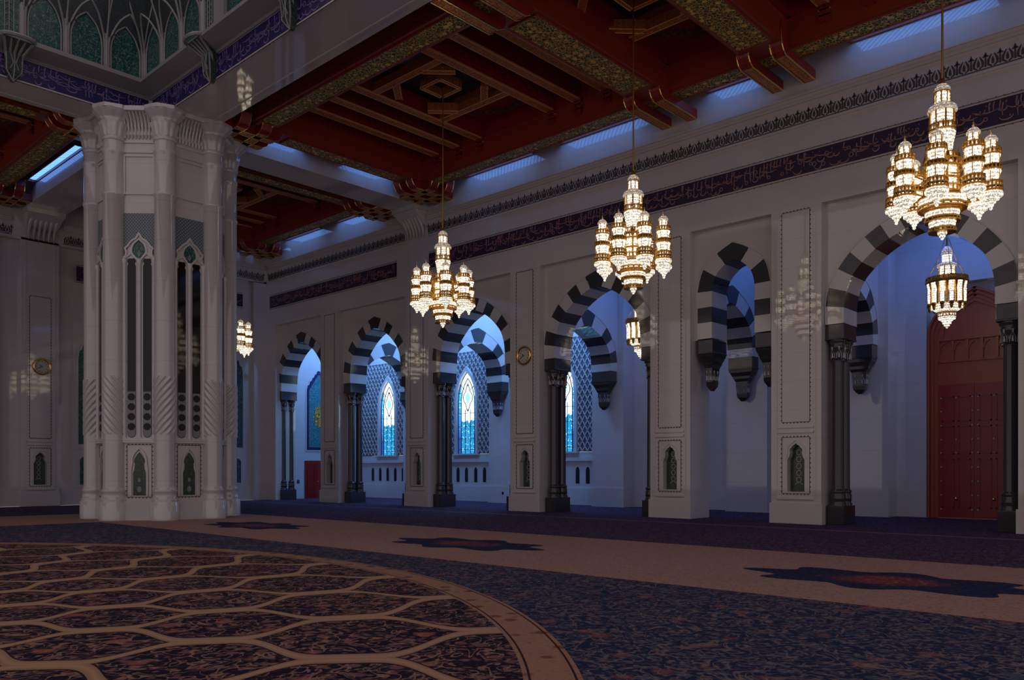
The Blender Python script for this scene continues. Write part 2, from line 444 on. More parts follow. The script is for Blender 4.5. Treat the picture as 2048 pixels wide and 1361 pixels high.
def spandrel(mb, c, half, O, F, ztop, d0, d1, zb):
    right = cr(O, 4)                      # springing -> apex
    xs = [(-a, z) for a, z in right]+[(a, z) for a, z in right[::-1][1:]]
    pts = []
    for a, z in xs:                       # keep it a function of a
        a = max(-half, min(half, a))
        if pts and a <= pts[-1][0]+1e-4: continue
        pts.append((a, z))
    pts = [(-half, zb if pts[0][0] <= -half+1e-3 else zb)]+pts+[(half, zb)]
    if pts[1][0] > -half+.02: pts.insert(1, (pts[1][0]-1e-3, zb))
    if pts[-2][0] < half-.02: pts.insert(-1, (pts[-2][0]+1e-3, zb))
    for (a0, z0), (a1, z1) in zip(pts[:-1], pts[1:]):
        if a1-a0 < 1e-5: continue
        mb.prism([(c+a0, z0), (c+a1, z1), (c+a1, ztop), (c+a0, ztop)], d0, d1, F)
bay_c = []
for typ, a, b in BAYS:
    y0 = CEN[a]+HP; y1 = CEN[b]-HP; c = (y0+y1)/2; bay_c.append((typ, c, (y1-y0)/2))
bay_c.append(('big', (CEN['F']+HP+39.98)/2, (39.98-CEN['F']-HP)/2))
for typ, c, hf in bay_c:
    spandrel(wall, c, hf, BIG_O if typ == 'big' else NAR_O, FR, 9.52, .26, 1.22, 5.93)
wr = struct(wall.build('wall_right', M['marble']), 'white marble arcade wall with piers along the right side of the hall', 'wall')

def arch(label, O, I, c, F, d0, d1, group, key_notch=True):
    z0 = O[0][1]
    base = F(c, (d0+d1)/2, z0)
    t = thing('striped_arch', label, 'arch', base, group)
    n = len(O)-1
    def vous(poly, dark):
        m = MB(); m.prism(poly, d0, d1, F)
        m.build('dark_voussoir' if dark else 'white_voussoir', M['dark'] if dark else M['arch_white'], t)
    for sg in (1, -1):
        for i in range(n-1):
            po = seg_of(O, i); pi = seg_of(I, i)
            vous([(c+sg*a, z) for a, z in po]+[(c+sg*a, z) for a, z in pi[::-1]], i % 2 == 1)
    po = seg_of(O, n-1); pi = seg_of(I, n-1)
    oa, oz = po[0]; ia, iz = pi[0]
    side = []
    if key_notch:
        f = lambda q: (oa+(ia-oa)*q, oz+(iz-oz)*q)
        s1 = f(.34); side = [(s1[0]+.02, s1[1]), (s1[0]-.035, s1[1]-.005)]
    half = po[::-1]+side+pi               # apex out -> joint -> inner apex
    m = MB(); m.prism([(c+a, z) for a, z in half]+[(c-a, z) for a, z in half[::-1][1:-1]], d0-.02, d1, F)
    m.build('keystone', M['dark'], t)
    # thin roll along the outer edge
    m = MB(); pts = cr(O, 4)
    m.tube([F(c-a, d0-.005, z) for a, z in pts]+[F(c+a, d0-.005, z) for a, z in pts[::-1][1:]], .012, 5)
    m.build('edge_roll', M['arch_white'], t)
    return t

GA = 'black and white striped arches of the right wall'
front_lab = ['large striped arch over the tall wooden double door, nearest on the right',
             'narrow stilted striped arch on corbels, between the two niched piers nearest the camera',
             'large striped arch just right of the clock pier',
             'large striped arch just left of the clock pier',
             'striped arch framing the stained glass window nearest the column, second from the far corner',
             'striped arch in the far right corner, turquoise panel behind it']
for (typ, c, hf), lb in zip(bay_c, front_lab):
    if typ == 'big': arch(lb, BIG_O, BIG_I, c, FR, .235, 1.24, GA)
    else: arch(lb, NAR_O, NAR_I, c, FR, .235, 1.24, GA)

def motif_band(mb, pts_fn, z0, z1, n):      # pale leaf motifs on a capital; pts_fn(u, z) -> xyz on the surface
    for i in range(n):
        u = (i+.5)/n; du = .36/n
        for (q, w_) in ((0, 1), ):
            a = [pts_fn(u-du, z0), pts_fn(u-du*.9, z0+(z1-z0)*.5), pts_fn(u, z1), pts_fn(u+du*.9, z0+(z1-z0)*.5), pts_fn(u+du, z0)]
            mb.tube(a, .012, 4)
        mb.tube([pts_fn(u, z0+.02), pts_fn(u, z0+(z1-z0)*.62)], [.035, .012], 5)
        mb.tube([pts_fn(u, z1-.02), pts_fn(u, z1+.07)], [.02, .03], 5)

# ---- dark double columns under the big arches
def column_pair(c, F, label, group):
    base = F(c, .74, 0); t = thing('double_column', label, 'column', base, group)
    m = MB(); m.box(c-.25, c+.25, .29, 1.21, 0, .56, F); m.build('base_block', M['dark'], t, bevel=.015)
    m = MB(); m.box(c-.27, c+.27, .27, 1.23, 5.47, 5.93, F); m.box(c-.285, c+.285, .255, 1.24, 5.47, 5.53, F)
    m.build('impost_block', M['dark'], t, bevel=.015)
    for d in (.52, .99):
        q = F(c, d, 0); m = MB(); m.smooth = True
        m.lathe([(.235, .56), (.235, .62), (.20, .66), (.215, .70), (.215, .88), (.19, .92), (.215, .96), (.215, 1.0), (.17, 1.04), (.165, 1.1), (.155, 4.86)], 16, q)
        sh = m.build('shaft', M['dark'], t)
        m = MB(); m.smooth = True
        m.lathe([(.19, 4.84), (.19, 4.89), (.165, 4.90), (.175, 5.10), (.20, 5.22), (.235, 5.30), (.20, 5.33), (.26, 5.40), (.26, 5.47)], 16, q)
        cp = sub(m.build('capital', M['dark'], t))
        m = MB()
        motif_band(m, lambda u, z, q=q: (q[0]+(.185+(z-4.9)*.06)*math.cos(2*PI*u), q[1]+(.185+(z-4.9)*.06)*math.sin(2*PI*u), z), 4.93, 5.2, 6)
        m.build('leaf_motif', M['motif'], cp)
    return t
GC = 'polished black double columns of the arcade'
cl = {0: ('black double column under the left springing of the arch over the wooden door', 'black double column at the right edge, right of the tall wooden door'),
      2: ('black double column immediately right of the pier carrying the right wall clock', 'black double column half hidden behind the pier with a niche, right of the clock arch'),
      3: ('black double column catching blue light, left of the arch beside the clock pier', 'black double column mostly hidden behind the clock pier on its left side'),
      4: ('black double column glowing blue, left of the second arch from the far corner', 'black double column hidden behind the pier left of the nearest stained glass arch'),
      5: ('black double column glowing blue in the far right corner of the hall', 'black double column hidden behind the niched pier nearest the far corner')}
for i, (typ, c, hf) in enumerate(bay_c):
    if typ != 'big': continue
    column_pair(c+2.235, FR, cl[i][0], GC); column_pair(c-2.235, FR, cl[i][1], GC)

# ---- corbels
def corbel(c, F, label, group, d0, d1, w_=.27, deep=.74):
    base = F(c, d1, 4.2); t = thing('corbel', label, 'corbel', base, group)
    m = MB(); m.box(c-w_, c+w_, d0, d1, 5.47, 5.93, F); m.box(c-w_-.015, c+w_+.015, d0-.015, d1, 5.47, 5.52, F)
    m.build('impost_block', M['dark'], t, bevel=.012)
    dm = (d0+d1)/2; hd = (d1-d0)/2
    m = MB()
    for z0, z1, q0, q1 in ((5.36, 5.47, .92, .97), (5.22, 5.36, .74, .88), (5.12, 5.22, .66, .70), (5.02, 5.12, .52, .62)):
        m.taper((c-w_*q0, c+w_*q0, dm-hd*q0, dm+hd*q0), (c-w_*q1, c+w_*q1, dm-hd*q1, dm+hd*q1), z0, z1, F)
    m.build('bell', M['dark'], t)
    m = MB(); m.taper((c-w_*.42, c+w_*.42, dm-hd*.42, dm+hd*.42), (c-w_*.5, c+w_*.5, dm-hd*.5, dm+hd*.5), 4.55, 5.02, F)
    nk = sub(m.build('neck', M['dark'], t))
    m = MB()
    def pf(u, z):
        hw = w_*(.42+(z-4.55)*.17)+.008; hh = hd*(.42+(z-4.55)*.17)+.008
        e = u*4 % 4
        if e < 1: a, b = -hw+2*hw*e, -hh
        elif e < 2: a, b = hw, -hh+2*hh*(e-1)
        elif e < 3: a, b = hw-2*hw*(e-2), hh
        else: a, b = -hw, hh-2*hh*(e-3)
        return F(c+a, dm+b, z)
    motif_band(m, pf, 4.6, 4.86, 8); m.build('leaf_motif', M['motif'], nk)
    m = MB(); m.taper((c-w_*.12, c+w_*.12, dm-hd*.12, dm+hd*.12), (c-w_*.36, c+w_*.36, dm-hd*.36, dm+hd*.36), 4.26, 4.40, F)
    m.taper((c-w_*.38, c+w_*.38, dm-hd*.38, dm+hd*.38), (c-w_*.44, c+w_*.44, dm-hd*.44, dm+hd*.44), 4.40, 4.55, F)
    m.build('drop', M['dark'], t)
    return t
GK = 'black stone corbels carrying striped arches'
cn = bay_c[1][1]
for sg, lb in ((1, 'black corbel under the left foot of the narrow striped arch'), (-1, 'black corbel under the right foot of the narrow striped arch, half behind the pier')):
    corbel(cn+sg*1.02, FR, lb, GK, .27, 1.22)

# ---- corridor: transverse arches, outer wall, end wall
XC = 27.35
corr = MB()
tl = {'B': ('cross arch in the corridor seen through the arch before the wooden door', 'black corbel on the corridor wall left of the wooden door, below a cross arch'),
      'C': ('cross arch in the corridor seen through the narrow stilted arch', 'gleaming black corbel on the corridor wall seen through the narrow arch'),
      'D': ('blue lit cross arch in the corridor seen right of the clock pier', 'black corbel on the corridor wall right of the lattice screen beside the clock pier'),
      'E': ('blue lit cross arch left of the clock pier, over the middle window', 'black corbel on the corridor wall left of the clock pier, below the cross arch'),
      'F': ('blue lit cross arch in the corridor over the farthest stained glass window', 'black corbel on the corridor wall beside the farthest lattice screen')}
for kx in 'ABCDEF':
    c = CEN[kx]; F = FT(c)
    spandrel(corr, XC, 2.1, TO, F, 10.5, -.52, .52, 5.93)
    corr.box(-.85+c, .85+c, 0, .86, 0, 10.5, FO)               # pilaster on the outer wall
    corr.box(-.88+c, .88+c, -.03, .86, 0, .85, FO)
    if kx == 'A': continue
    arch(tl[kx][0], TO, TI, XC, F, -.525, .525, 'striped cross arches inside the corridor', False)
    FX = lambda s, d, z, c=c: (s, c+d, z)
    corbel(XC+1.85, FX, tl[kx][1], GK, -.5, .5, .25)
    m = MB(); m.box(25.25, 25.76, c-.5, c+.5, 5.47, 5.93); m.build('impost_block', M['dark'], None)
    tag(bpy.context.scene.collection.objects[-1], 'dark impost block behind the '+{'B': 'pier left of the wooden door', 'C': 'pier right of the clock arch', 'D': 'clock pier', 'E': 'pier below the ceiling beam', 'F': 'pier nearest the far corner'}[kx], 'impost block', 'dark impost blocks on the back of the piers', 'thing')
# outer wall with window bays
corr.box(25.25, 31.0, -7, 41.6, 10.5, 10.7)
WINS = [(24.95, 'D'), (31.555, 'E'), (38.2, 'F')]
spans = [(-7, 4.92), (5.9, 5.9)]
struct(corr.build('wall_corridor', M['marble_dim']), 'white corridor wall of pilasters and cross arches behind the arcade', 'wall')

ow = MB()
def outer_plain(y0, y1): ow.box(30.3, 31.0, y0, y1, 0, 10.5)
outer_plain(-7, 5.9); outer_plain(8.85, 22.4)
ow.box(30.3, 31.0, 5.9, 8.85, 7.9, 10.5); ow.box(30.75, 31, 5.9, 8.85, 0, 7.9)
ow.box(30.27, 30.5, -7, 5.88, 0, .85); ow.box(30.27, 30.5, 8.87, 22.4, 0, .85)
for q in (0,):
    pass
# window half outline (pointed)
WHALF = [(.73, 2.50), (.73, 5.25), (.69, 5.70), (.56, 6.15), (.35, 6.53), (0, 6.90)]
for wy, kx in WINS:
    y0 = CEN[kx]+.85; y1 = (CEN[{'D': 'E', 'E': 'F'}[kx]]-.85) if kx != 'F' else 41.0
    ow.box(30.3, 31.0, y0-.1, y1+.1, 0, 2.47); ow.box(30.3, 31.0, y0-.1, y1+.1, 7.6, 10.5)
    for sg in (1, -1):
        e = (y1+.1) if sg > 0 else (y0-.1)
        ow.prism([(e, 2.47), (e, 7.6), (wy, 7.6)]+[(wy+sg*a, z) for a, z in WHALF[::-1]], 0, .7, lambda s, d, z: (30.3+d, s, z))
    ow.box(30.2, 30.4, y0, y1, 2.05, 2.22)                       # long sill course
    ow.box(30.24, 30.4, y0, y1, 0, .78)
struct(ow.build('wall_outer', M['marble_dim']), 'white outer wall with pointed window bays and the wooden door', 'wall')

def screen_piece(wy, y0, y1, label):
    # diamond lattice over the bay around the pointed window
    t = thing('lattice_screen', label, 'screen', (30.25, wy, 2.47), 'diamond lattice screens around the windows')
    m = MB(); p = .30; F = lambda s, d, z: (30.3+d, s, z)
    zb, zt = 2.5, 7.9
    def inside(s, z):
        if not (y0+.03 < s < y1-.03 and zb < z < zt): return False
        a = abs(s-wy)
        if a > .92: return True
        if z < 5.6: return False
        lim = 7.2-(a/.92)**1.6*1.5
        return z > lim
    S = int((y1-y0+zt-zb)/p*1.2)+2
    for sg in (1, -1):
        for i in range(-S, S):
            off = i*p; run = None; prev = None
            n = 200
            for j in range(n+1):
                z = zb+(zt-zb)*j/n; s_ = wy+off+sg*(z-zb)*.62
                if inside(s_, z):
                    if run is None: run = (s_, z)
                    prev = (s_, z)
                if (not inside(s_, z) or j == n) and run is not None:
                    if prev != run: m.stroke([run, prev], .045, -.045, .0, F)
                    run = None
    m.build('lattice', M['arch_white'], t)
    m = MB(); m.box(y0+.03, wy-.92, -.012, 0, zb, zt, F); m.box(wy+.92, y1-.03, -.012, 0, zb, zt, F)
    pts = [(.92*q/8, 7.2-(q/8)**1.6*1.5) for q in range(9)]
    for sg in (1, -1): m.prism([(wy+sg*a, z) for a, z in pts]+[(wy+sg*.92, zt), (wy, zt)], -.012, 0, F)
    m.build('backing', plain_back, t)
plain_back = plain('lattice_backing', (.10, .115, .145), .4)

def window(n, wy, kx, label):
    F = lambda s, d, z: (30.3+d, s, z)
    m = MB()
    off = [(a+.14 if a > .3 else a+.11, z) for a, z in WHALF[1:-1]]
    for sg in (1, -1):
        m.prism([(wy+sg*a, z) for a, z in WHALF]+[(wy, 7.14)]+[(wy+sg*(a+.16), z+.07) for a, z in WHALF[1:-1]][::-1]+[(wy+sg*.89, 2.50)], -.07, .0, F)
    m.box(wy-.98, wy+.98, -.16, .05, 2.42, 2.50, F)
    fr = struct(m.build('window_%d' % n, M['marble_dim']), label, 'window')
    fr.location = (0, 0, 0); sub(fr)
    full = [(wy+a, z) for a, z in WHALF]+[(wy-a, z) for a, z in WHALF[::-1][1:]]
    g = MB(); g.prism([(a-wy, z) for a, z in full], 0, .03, lambda s, d, z: (d, s, z))
    g.build('stained_pane', M['glass'], fr, loc=(30.42, wy, 0))
    L = MB(); d0, d1 = .085, .115
    half2 = [(.50, 2.50), (.50, 5.2), (.46, 5.58), (.36, 5.95), (.2, 6.25), (0, 6.5)]
    for hh, wd in ((half2, .035), ([(a-.012, z) for a, z in WHALF[:-1]]+[(0, 6.88)], .03)):
        line = cr(hh, 3)
        L.stroke([(wy+a, z) for a, z in line], wd, d0, d1, F); L.stroke([(wy-a, z) for a, z in line], wd, d0, d1, F)
    for z in (2.72, 3.30, 3.95, 4.65): L.box(wy-.73, wy+.73, d0, d1, z-.012, z+.012, F)
    for a in (-.2, .2): L.box(wy+a-.012, wy+a+.012, d0, d1, 2.5, 4.85, F)
    for z in (5.2, 5.75):
        for sg in (1, -1): L.box(wy+sg*.60-.12, wy+sg*.60+.12, d0, d1, z-.012, z+.012, F)
    for sg in (1, -1):
        L.stroke([(wy+sg*.34, 5.98), (wy+sg*.54, 6.2)], .022, d0, d1, F)
    ros = []
    for i in range(49):
        a = 2*PI*i/48; q = .31*(1+.16*math.cos(4*a)*1.0)
        ros.append((wy+q*.98*math.cos(a), 5.48+q*1.75*math.sin(a)*(1 if abs(math.sin(a)) < .98 else 1.12)))
    L.stroke(ros, .028, d0, d1, F)
    for a in (0, PI/2, PI, 1.5*PI, PI/4, 3*PI/4): L.stroke([(wy+.33*math.cos(a), 5.48+.58*math.sin(a)), (wy+.49*math.cos(a), 5.48+.78*math.sin(a))], .016, d0, d1, F)
    L.build('lead_lines', M['lead'], fr)
    R = MB(); R.prism([(wy+.15*math.cos(i*PI/8)*(1.25 if i % 4 == 0 else 1), 5.48+.24*math.sin(i*PI/8)*(1.25 if i % 4 == 0 else 1)) for i in range(16)], .09, .117, F)
    R.build('rosette', M['glassblue'], fr)
    return fr
wl = ['pointed stained glass window half hidden by the column right of the clock pier', 'pointed stained glass window seen left of the clock pier', 'pointed stained glass window farthest left']
for i, (wy, kx) in enumerate(WINS):
    y0 = CEN[kx]+.85; y1 = (CEN[{'D': 'E', 'E': 'F'}[kx]]-.85) if kx != 'F' else 40.9
    window(i+1, wy, kx, wl[i])
    screen_piece(wy, y0, y1, ['pale diamond lattice around the window right of the clock pier', 'pale diamond lattice around the window left of the clock pier', 'pale diamond lattice around the farthest window'][i])
    # little dark arched air slots below the sill
    G = 'small arched slots below the windows'
    pos = {0: [24.05, 23.45+.0], 1: [32.2, 31.55, 30.85, 30.2], 2: [39.6, 38.9, 38.2, 37.5, 36.8]}[i]
    for j, yy in enumerate(pos):
        m = MB(); m.prism([(yy-.11, 1.0), (yy+.11, 1.0), (yy+.11, 1.62), (yy+.07, 1.74), (yy, 1.78), (yy-.07, 1.74), (yy-.11, 1.62)], -.015, .01, lambda s, d, z: (30.3+d, s, z))
        nth = ['leftmost', 'second from left', 'third from left', 'fourth from left', 'fifth from left'][j]
        tag(m.build('air_slot', M['black']), '%s dark arched slot below the %s' % (nth, ['window right of the clock pier', 'window left of the clock pier', 'farthest window'][i]), 'slot', G, 'thing')

# end wall of the corridor with turquoise panel and small red door
ew = MB(); ew.box(24.0, 31, 40.9, 41.6, 0, 10.5); struct(ew.build('wall_corridor_end', M['marble_dim']), 'end wall of the corridor in the far right corner', 'wall')
FE = lambda s, d, z: (s, 40.9+d, z)
def ogee(c, hw, z0, z1, zt, lobes=5):
    r = [(hw, z0), (hw, z1)]
    for i in range(1, lobes+1):
        a = hw*(1-i/lobes); z = z1+(zt-z1)*(i/lobes)**.85
        r += [(a+hw/lobes*.55, z-(zt-z1)/lobes*.15), (a, z)]
    return [(c+a, z) for a, z in r]+[(c-a, z) for a, z in r[::-1][1:]]
t = thing('tile_panel', 'turquoise floral tile panel in the far right corner, above the small red door', 'tile panel', (27.3, 40.9, 2.77))
m = MB(); m.prism(ogee(27.35, .88, 2.72, 6.25, 7.5), -.03, 0, FE); m.build('frame', M['marble_dim'], t)
m = MB(); m.prism(ogee(27.35, .80, 2.80, 6.25, 7.4), -.04, -.0, FE); m.build('border', M['scriptb'], t)
m = MB(); m.prism(ogee(27.35, .66, 2.95, 6.1, 7.15), -.05, 0, FE); m.build('tile_field', M['tealglow'], t)
m = MB(); m.prism([(27.35+.34*math.cos(i*PI/16)*(1+.12*math.cos(i*PI/2)), 4.7+.62*math.sin(i*PI/16)*(1+.12*math.cos(i*PI/2))) for i in range(32)], -.06, 0, FE); m.build('centre_medallion', M['goldrel'], t)
m = MB(); m.box(26.42, 28.28, -.06, .0, 0, 2.18, FE); d2 = sub(struct(m.build('door_2', M['reddoor']), 'small red double door under the turquoise panel in the far corner', 'door'))
for q in (26.86, 27.84):
    m = MB(); m.box(q-.36, q+.36, -.075, -.05, .1, 1.98, FE); lf = sub(m.build('door_leaf', M['doorwood'], d2))
    m = MB(); m.smooth = True; kx_ = 27.25 if q < 27.3 else 27.43
    m.lathe([(.0, -.03), (.03, -.02), (.035, .0), (.02, .02), (0, .03)], 10, (kx_, 40.78, .96)); m.build('knob', M['gold'], lf)
for nm, sx, fy, zz, lb in (('wall_switch', 26.0, 40.9, .98, 'small dark switch plate on the corner wall left of the red door'),):
    m = MB(); m.box(sx-.08, sx+.08, -.03, 0, zz-.1, zz+.1, FE); tag(m.build(nm, M['socket']), lb, 'switch', kind='thing')
m = MB(); m.box(29.42, 29.45, 28.0, 28.12, .42, .56); tag(m.build('wall_socket', M['socket']), 'small dark socket low on the corridor pilaster left of the clock pier', 'socket', kind='thing')

# ---- tall wooden door
FD = lambda s, d, z: (30.3+d, s, z)
DC = 7.375
dprof = [(1.46, 0), (1.46, 6.3), (1.40, 6.62), (1.2, 6.95), (.8, 7.3), (.4, 7.55), (0, 7.72)]
poly = [(DC+a, z) for a, z in dprof]+[(DC-a, z) for a, z in dprof[::-1][1:]]
m = MB(); m.prism(poly, .08, .3, FD); d1 = sub(struct(m.build('door_1', M['doorarch']), 'tall dark red wooden double door under a carved arched head', 'door'))
m = MB()
for k_, o_ in enumerate((.0, .12, .24)):
    out = cr([(1.46-o_, 6.3), (1.40-o_, 6.62-o_*.5), (1.2-o_, 6.95-o_*.7), (.8-o_*.6, 7.3-o_*.9), (.4-o_*.3, 7.55-o_), (0, 7.72-o_)], 3)
    ln = [(1.46-o_, 0)]+out
    for sg in (1, -1): m.stroke([(DC+sg*(a-.05), z-.04) for a, z in ln], .07, -.02+.035*k_, .2, FD)
m.build('moulded_frame', M['doorarch'], d1)
m = MB(); m.box(DC-1.1, DC+1.1, .0, .1, 5.98, 6.08, FD); m.box(DC-1.1, DC+1.1, .03, .1, 5.25, 5.32, FD)
for i in range(6): a = DC-1.1+i*.44; m.box(a-.035, a+.035, .0, .1, 5.3, 6.0, FD)
for i in range(5):
    a = DC-.88+i*.44; m.stroke([(a-.18, 5.65), (a-.15, 5.82), (a, 5.93), (a+.15, 5.82), (a+.18, 5.65)], .05, .03, .1, FD)
m.build('blind_arcade', M['doorarch'], d1)
m = MB(); hh = [(.98, 6.1), (.9, 6.55), (.6, 6.95), (0, 7.25)]
m.stroke([(DC+a, z) for a, z in cr(hh, 4)], .05, .03, .1, FD); m.stroke([(DC-a, z) for a, z in cr(hh, 4)], .05, .03, .1, FD)
m.build('tympanum_moulding', M['doorarch'], d1)
for sg in (1, -1):
    m = MB(); a0, a1 = sorted((DC+sg*.02, DC+sg*1.1)); m.box(a0, a1, .045, .1, .06, 4.5, FD)
    lf = sub(m.build('door_leaf', M['doorwood'], d1))
    m = MB()
    for z0, z1 in ((.35, 2.0), (2.15, 3.1), (3.25, 4.1)):
        for b0, b1 in ((a0+.1, (a0+a1)/2-.06), ((a0+a1)/2+.06, a1-.1)):
            m.box(b0, b1, .02, .05, z0, z0+.04, FD); m.box(b0, b1, .02, .05, z1-.04, z1, FD); m.box(b0, b0+.04, .02, .05, z0, z1, FD); m.box(b1-.04, b1, .02, .05, z0, z1, FD)
    m.build('panel_moulding', M['doorwood'], lf)
    m = MB(); m.smooth = True
    for z in (.3, .78, 1.25, 1.72, 2.2, 2.65, 3.12, 3.6, 4.05):
        for a in (a0+.06, a1-.08): m.lathe([(.028, -.02), (.02, .02), (0, .03)], 8, FD(a, .03, z))
    for z in (2.2, 2.65, 4.05): m.lathe([(.028, -.02), (.02, .02), (0, .03)], 8, FD((a0+a1)/2, .03, z))
    o_ = m.build('stud', M['motif'], lf); o_['kind'] = 'stuff'
    m = MB(); m.smooth = True; m.lathe([(0, -.06), (.05, -.03), (.06, 0), (.05, .03), (0, .06)], 12, FD((a0+a1)/2, -.01, .66)); m.build('knob', M['gold'], lf)

# ------------------------------------------------------------------ hall side wall fittings (right wall and far wall)
def scallop(mb, pts, F, inward, n_per=.115, d0=-.012, d1=0.0, lw=.014):
    # dark line around a rectangle with little hanging teeth on its outside
    a0, z0, a1, z1 = pts
    mb.box(a0, a1, d0, d1, z0, z0+lw, F); mb.box(a0, a1, d0, d1, z1-lw, z1, F); mb.box(a0, a0+lw, d0, d1, z0, z1, F); mb.box(a1-lw, a1, d0, d1, z0, z1, F)
    t = .028
    k_ = max(2, round((a1-a0)/n_per))
    for i in range(k_):
        a = a0+(a1-a0)*(i+.5)/k_
        mb.prism([(a-t, z1), (a+t, z1), (a, z1+t*1.3)], d0, d1, F); mb.prism([(a-t, z0), (a+t, z0), (a, z0-t*1.3)], d0, d1, F)
    k_ = max(2, round((z1-z0)/(n_per*1.2)))
    for i in range(k_):
        z = z0+(z1-z0)*(i+.5)/k_
        mb.prism([(a0, z-t), (a0, z+t), (a0-t*1.3, z)], d0, d1, F); mb.prism([(a1, z-t), (a1, z+t), (a1+t*1.3, z)], d0, d1, F)

def pier_fittings(c, F, which):
    t = thing('pier_facing', 'tall marble panel with toothed border on the '+which, 'panel', F(c, 0, 3.07), 'tall framed marble panels on the piers')
    t['category'] = 'wall facing'
    m = MB(); m.box(c-.43, c+.43, -.008, 0, 3.07, 9.43, F); m.build('slab', M['marble'], t)
    m = MB(); scallop(m, (c-.44, 3.06, c+.44, 9.44), F, 0); m.build('border', M['line'], t)
    t = thing('niche', 'arched green tile niche low on the '+which, 'niche', F(c, 0, .9), 'small arched tile niches low on the piers')
    m = MB(); m.prism([(c+a*1.02, z) for a, z in NH]+[(c-a*1.02, z) for a, z in NH[::-1][1:]], .235, .27, F); tp = sub(m.build('tile_back', M['tealniche'], t))
    m = MB()
    for i in range(5):
        zz = 1.32+i*.21; q = [(c+.075*math.cos(j*PI/4), zz+.085*math.sin(j*PI/4)) for j in range(9)]
        m.stroke(q, .022, .225, .24, F)
    m.stroke([(c-.12, 1.18), (c, 1.26), (c+.12, 1.18)], .022, .225, .24, F)
    m.build('interlace', M['stone'], tp)
    m = MB(); scallop(m, (c-.44, .90, c+.44, 2.62), F, 0); m.build('border', M['line'], t)
    m = MB(); m.box(c-.57, c+.57, -.06, .01, .73, .79, F); m.build('sill', M['marble'], t)
    hood = cr([(.33, 1.95), (.27, 2.1), (.27, 2.25), (.2, 2.38), (0, 2.54)], 3)
    m = MB(); m.stroke([(c+a, z) for a, z in hood]+[(c-a, z) for a, z in hood[::-1][1:]], .05, -.025, 0, F); m.build('hood_moulding', M['marble'], t)
pn = {'A': 'pier right of the wooden door', 'B': 'pier left of the wooden door', 'C': 'next pier right of the clock pier',
      'D': 'pier with the right wall clock', 'E': 'pier under the white beam end', 'F': 'pier nearest the far right corner'}
for k_, c in CEN.items(): pier_fittings(c, FR, pn[k_])

# far wall
fw = MB()
fw.box(-17, 24.0, 0.3, 1.0, 0, 15.3, FF); fw.box(-17, 24, 0, .3, 11.9, 15.3, FF)
for x0, x1 in ((23.25, 24.0), (-17, -14)): fw.box(x0, x1, 0, .3, 0, 12, FF)
pier_front(fw, 12.66, FF, 12.0); fw.box(12.66-HP, 12.66+HP, .26, .4, 0, 12, FF)
fw.box(10.6, 11.0, .08, .3, 0, 11.9, FF)
fw.box(16.2, 22.95, .06, .3, 9.3, 11.9, FF)
fw.box(-17, 24, .22, .3, 0, .8, FF)
struct(fw.build('wall_far', M['marble']), 'white marble far wall of the hall behind the great column', 'wall')
pier_fittings(12.66, FF, 'far wall pier left of the great column')
def tall_panel(c, hw, label):
    t = thing('tile_panel', label, 'tile panel', FF(c, .3, .9))
    m = MB(); m.box(c-hw-.22, c+hw+.22, .2, .3, .78, 8.6, FF); m.build('frame', M['marble'], t)
    m = MB(); m.prism(ogee(c, hw, 2.85, 6.9, 8.3), .17, .25, FF); m.build('tile_field', M['teal'], t)
    m = MB(); m.box(c-hw-.08, c+hw+.08, .17, .25, 2.62, 2.74, FF); m.build('ledge', M['marble'], t)
    m = MB(); m.prism(ogee(c, hw*.9, .95, 2.1, 2.5, 3), .17, .25, FF); m.build('lower_field', M['teal'], t)
    m = MB(); pl = ogee(c, hw+.06, 2.8, 6.9, 8.4)
    m.stroke(pl, .09, .13, .2, FF); m.build('ogee_moulding', M['marble'], t)
tall_panel(21.85, .80, 'tall teal tile panel on the far wall just right of the great column')
tall_panel(15.05, .72, 'tall dark tile panel on the far wall just left of the great column')

# wall clocks
def clock(c, z, F, label):
    t = thing('wall_clock', label, 'clock', F(c, 0, z), 'round gilt wall clocks')
    def ringz(r0, r1, dd0, dd1, n=36):
        m = MB(); m.smooth = True
        prof = [(r0, dd1), (r0, dd0*.55), ((r0+r1)/2, dd0), (r1, dd0*.5), (r1, dd1)]
        for j, (r, d) in enumerate(prof):
            for i in range(n): a = 2*PI*i/n; m.v.append(F(c+r*math.cos(a), d, z+r*math.sin(a)))
        for j in range(len(prof)-1):
            for i in range(n): i2 = (i+1) % n; m.face((j*n+i, j*n+i2, (j+1)*n+i2, (j+1)*n+i))
        return m
    rm = sub(ringz(.285, .385, -.11, 0).build('rim', M['gold'], t))
    m = MB()
    for i in range(40):
        a = 2*PI*i/40; m.stroke([(c+.345*math.cos(a), z+.345*math.sin(a)), (c+.385*math.cos(a), z+.385*math.sin(a))], .022, -.075, -.04, F)
    m.build('rope_edge', M['golddark'], rm)
    m = MB(); m.prism([(c+.29*math.cos(2*PI*i/36), z+.29*math.sin(2*PI*i/36)) for i in range(36)], -.04, 0, F); dl = sub(m.build('dial', M['dial'], t))
    m = MB()
    for i in range(12):
        a = PI*i/6; m.stroke([(c+.20*math.cos(a), z+.20*math.sin(a)), (c+.255*math.cos(a), z+.255*math.sin(a))], .02, -.048, -.035, F)
    o_ = m.build('hour_mark', M['black'], dl); o_['kind'] = 'stuff'
    sx = -1 if F is FR else 1                 # hall side: +s runs to the viewer's left on the right wall
    for (dx, dz, wd) in ((-.10, .05, .028), (-.17, -.09, .02)):
        m = MB(); m.stroke([(c, z), (c+sx*dx, z+dz)], wd, -.06, -.05, F); m.build('hand', M['black'], t)
clock(21.70, 6.12, FR, 'round gilt wall clock on the pier of the right hand arcade')
clock(12.72, 6.30, FF, 'round gilt wall clock on the far wall pier left of the great column')

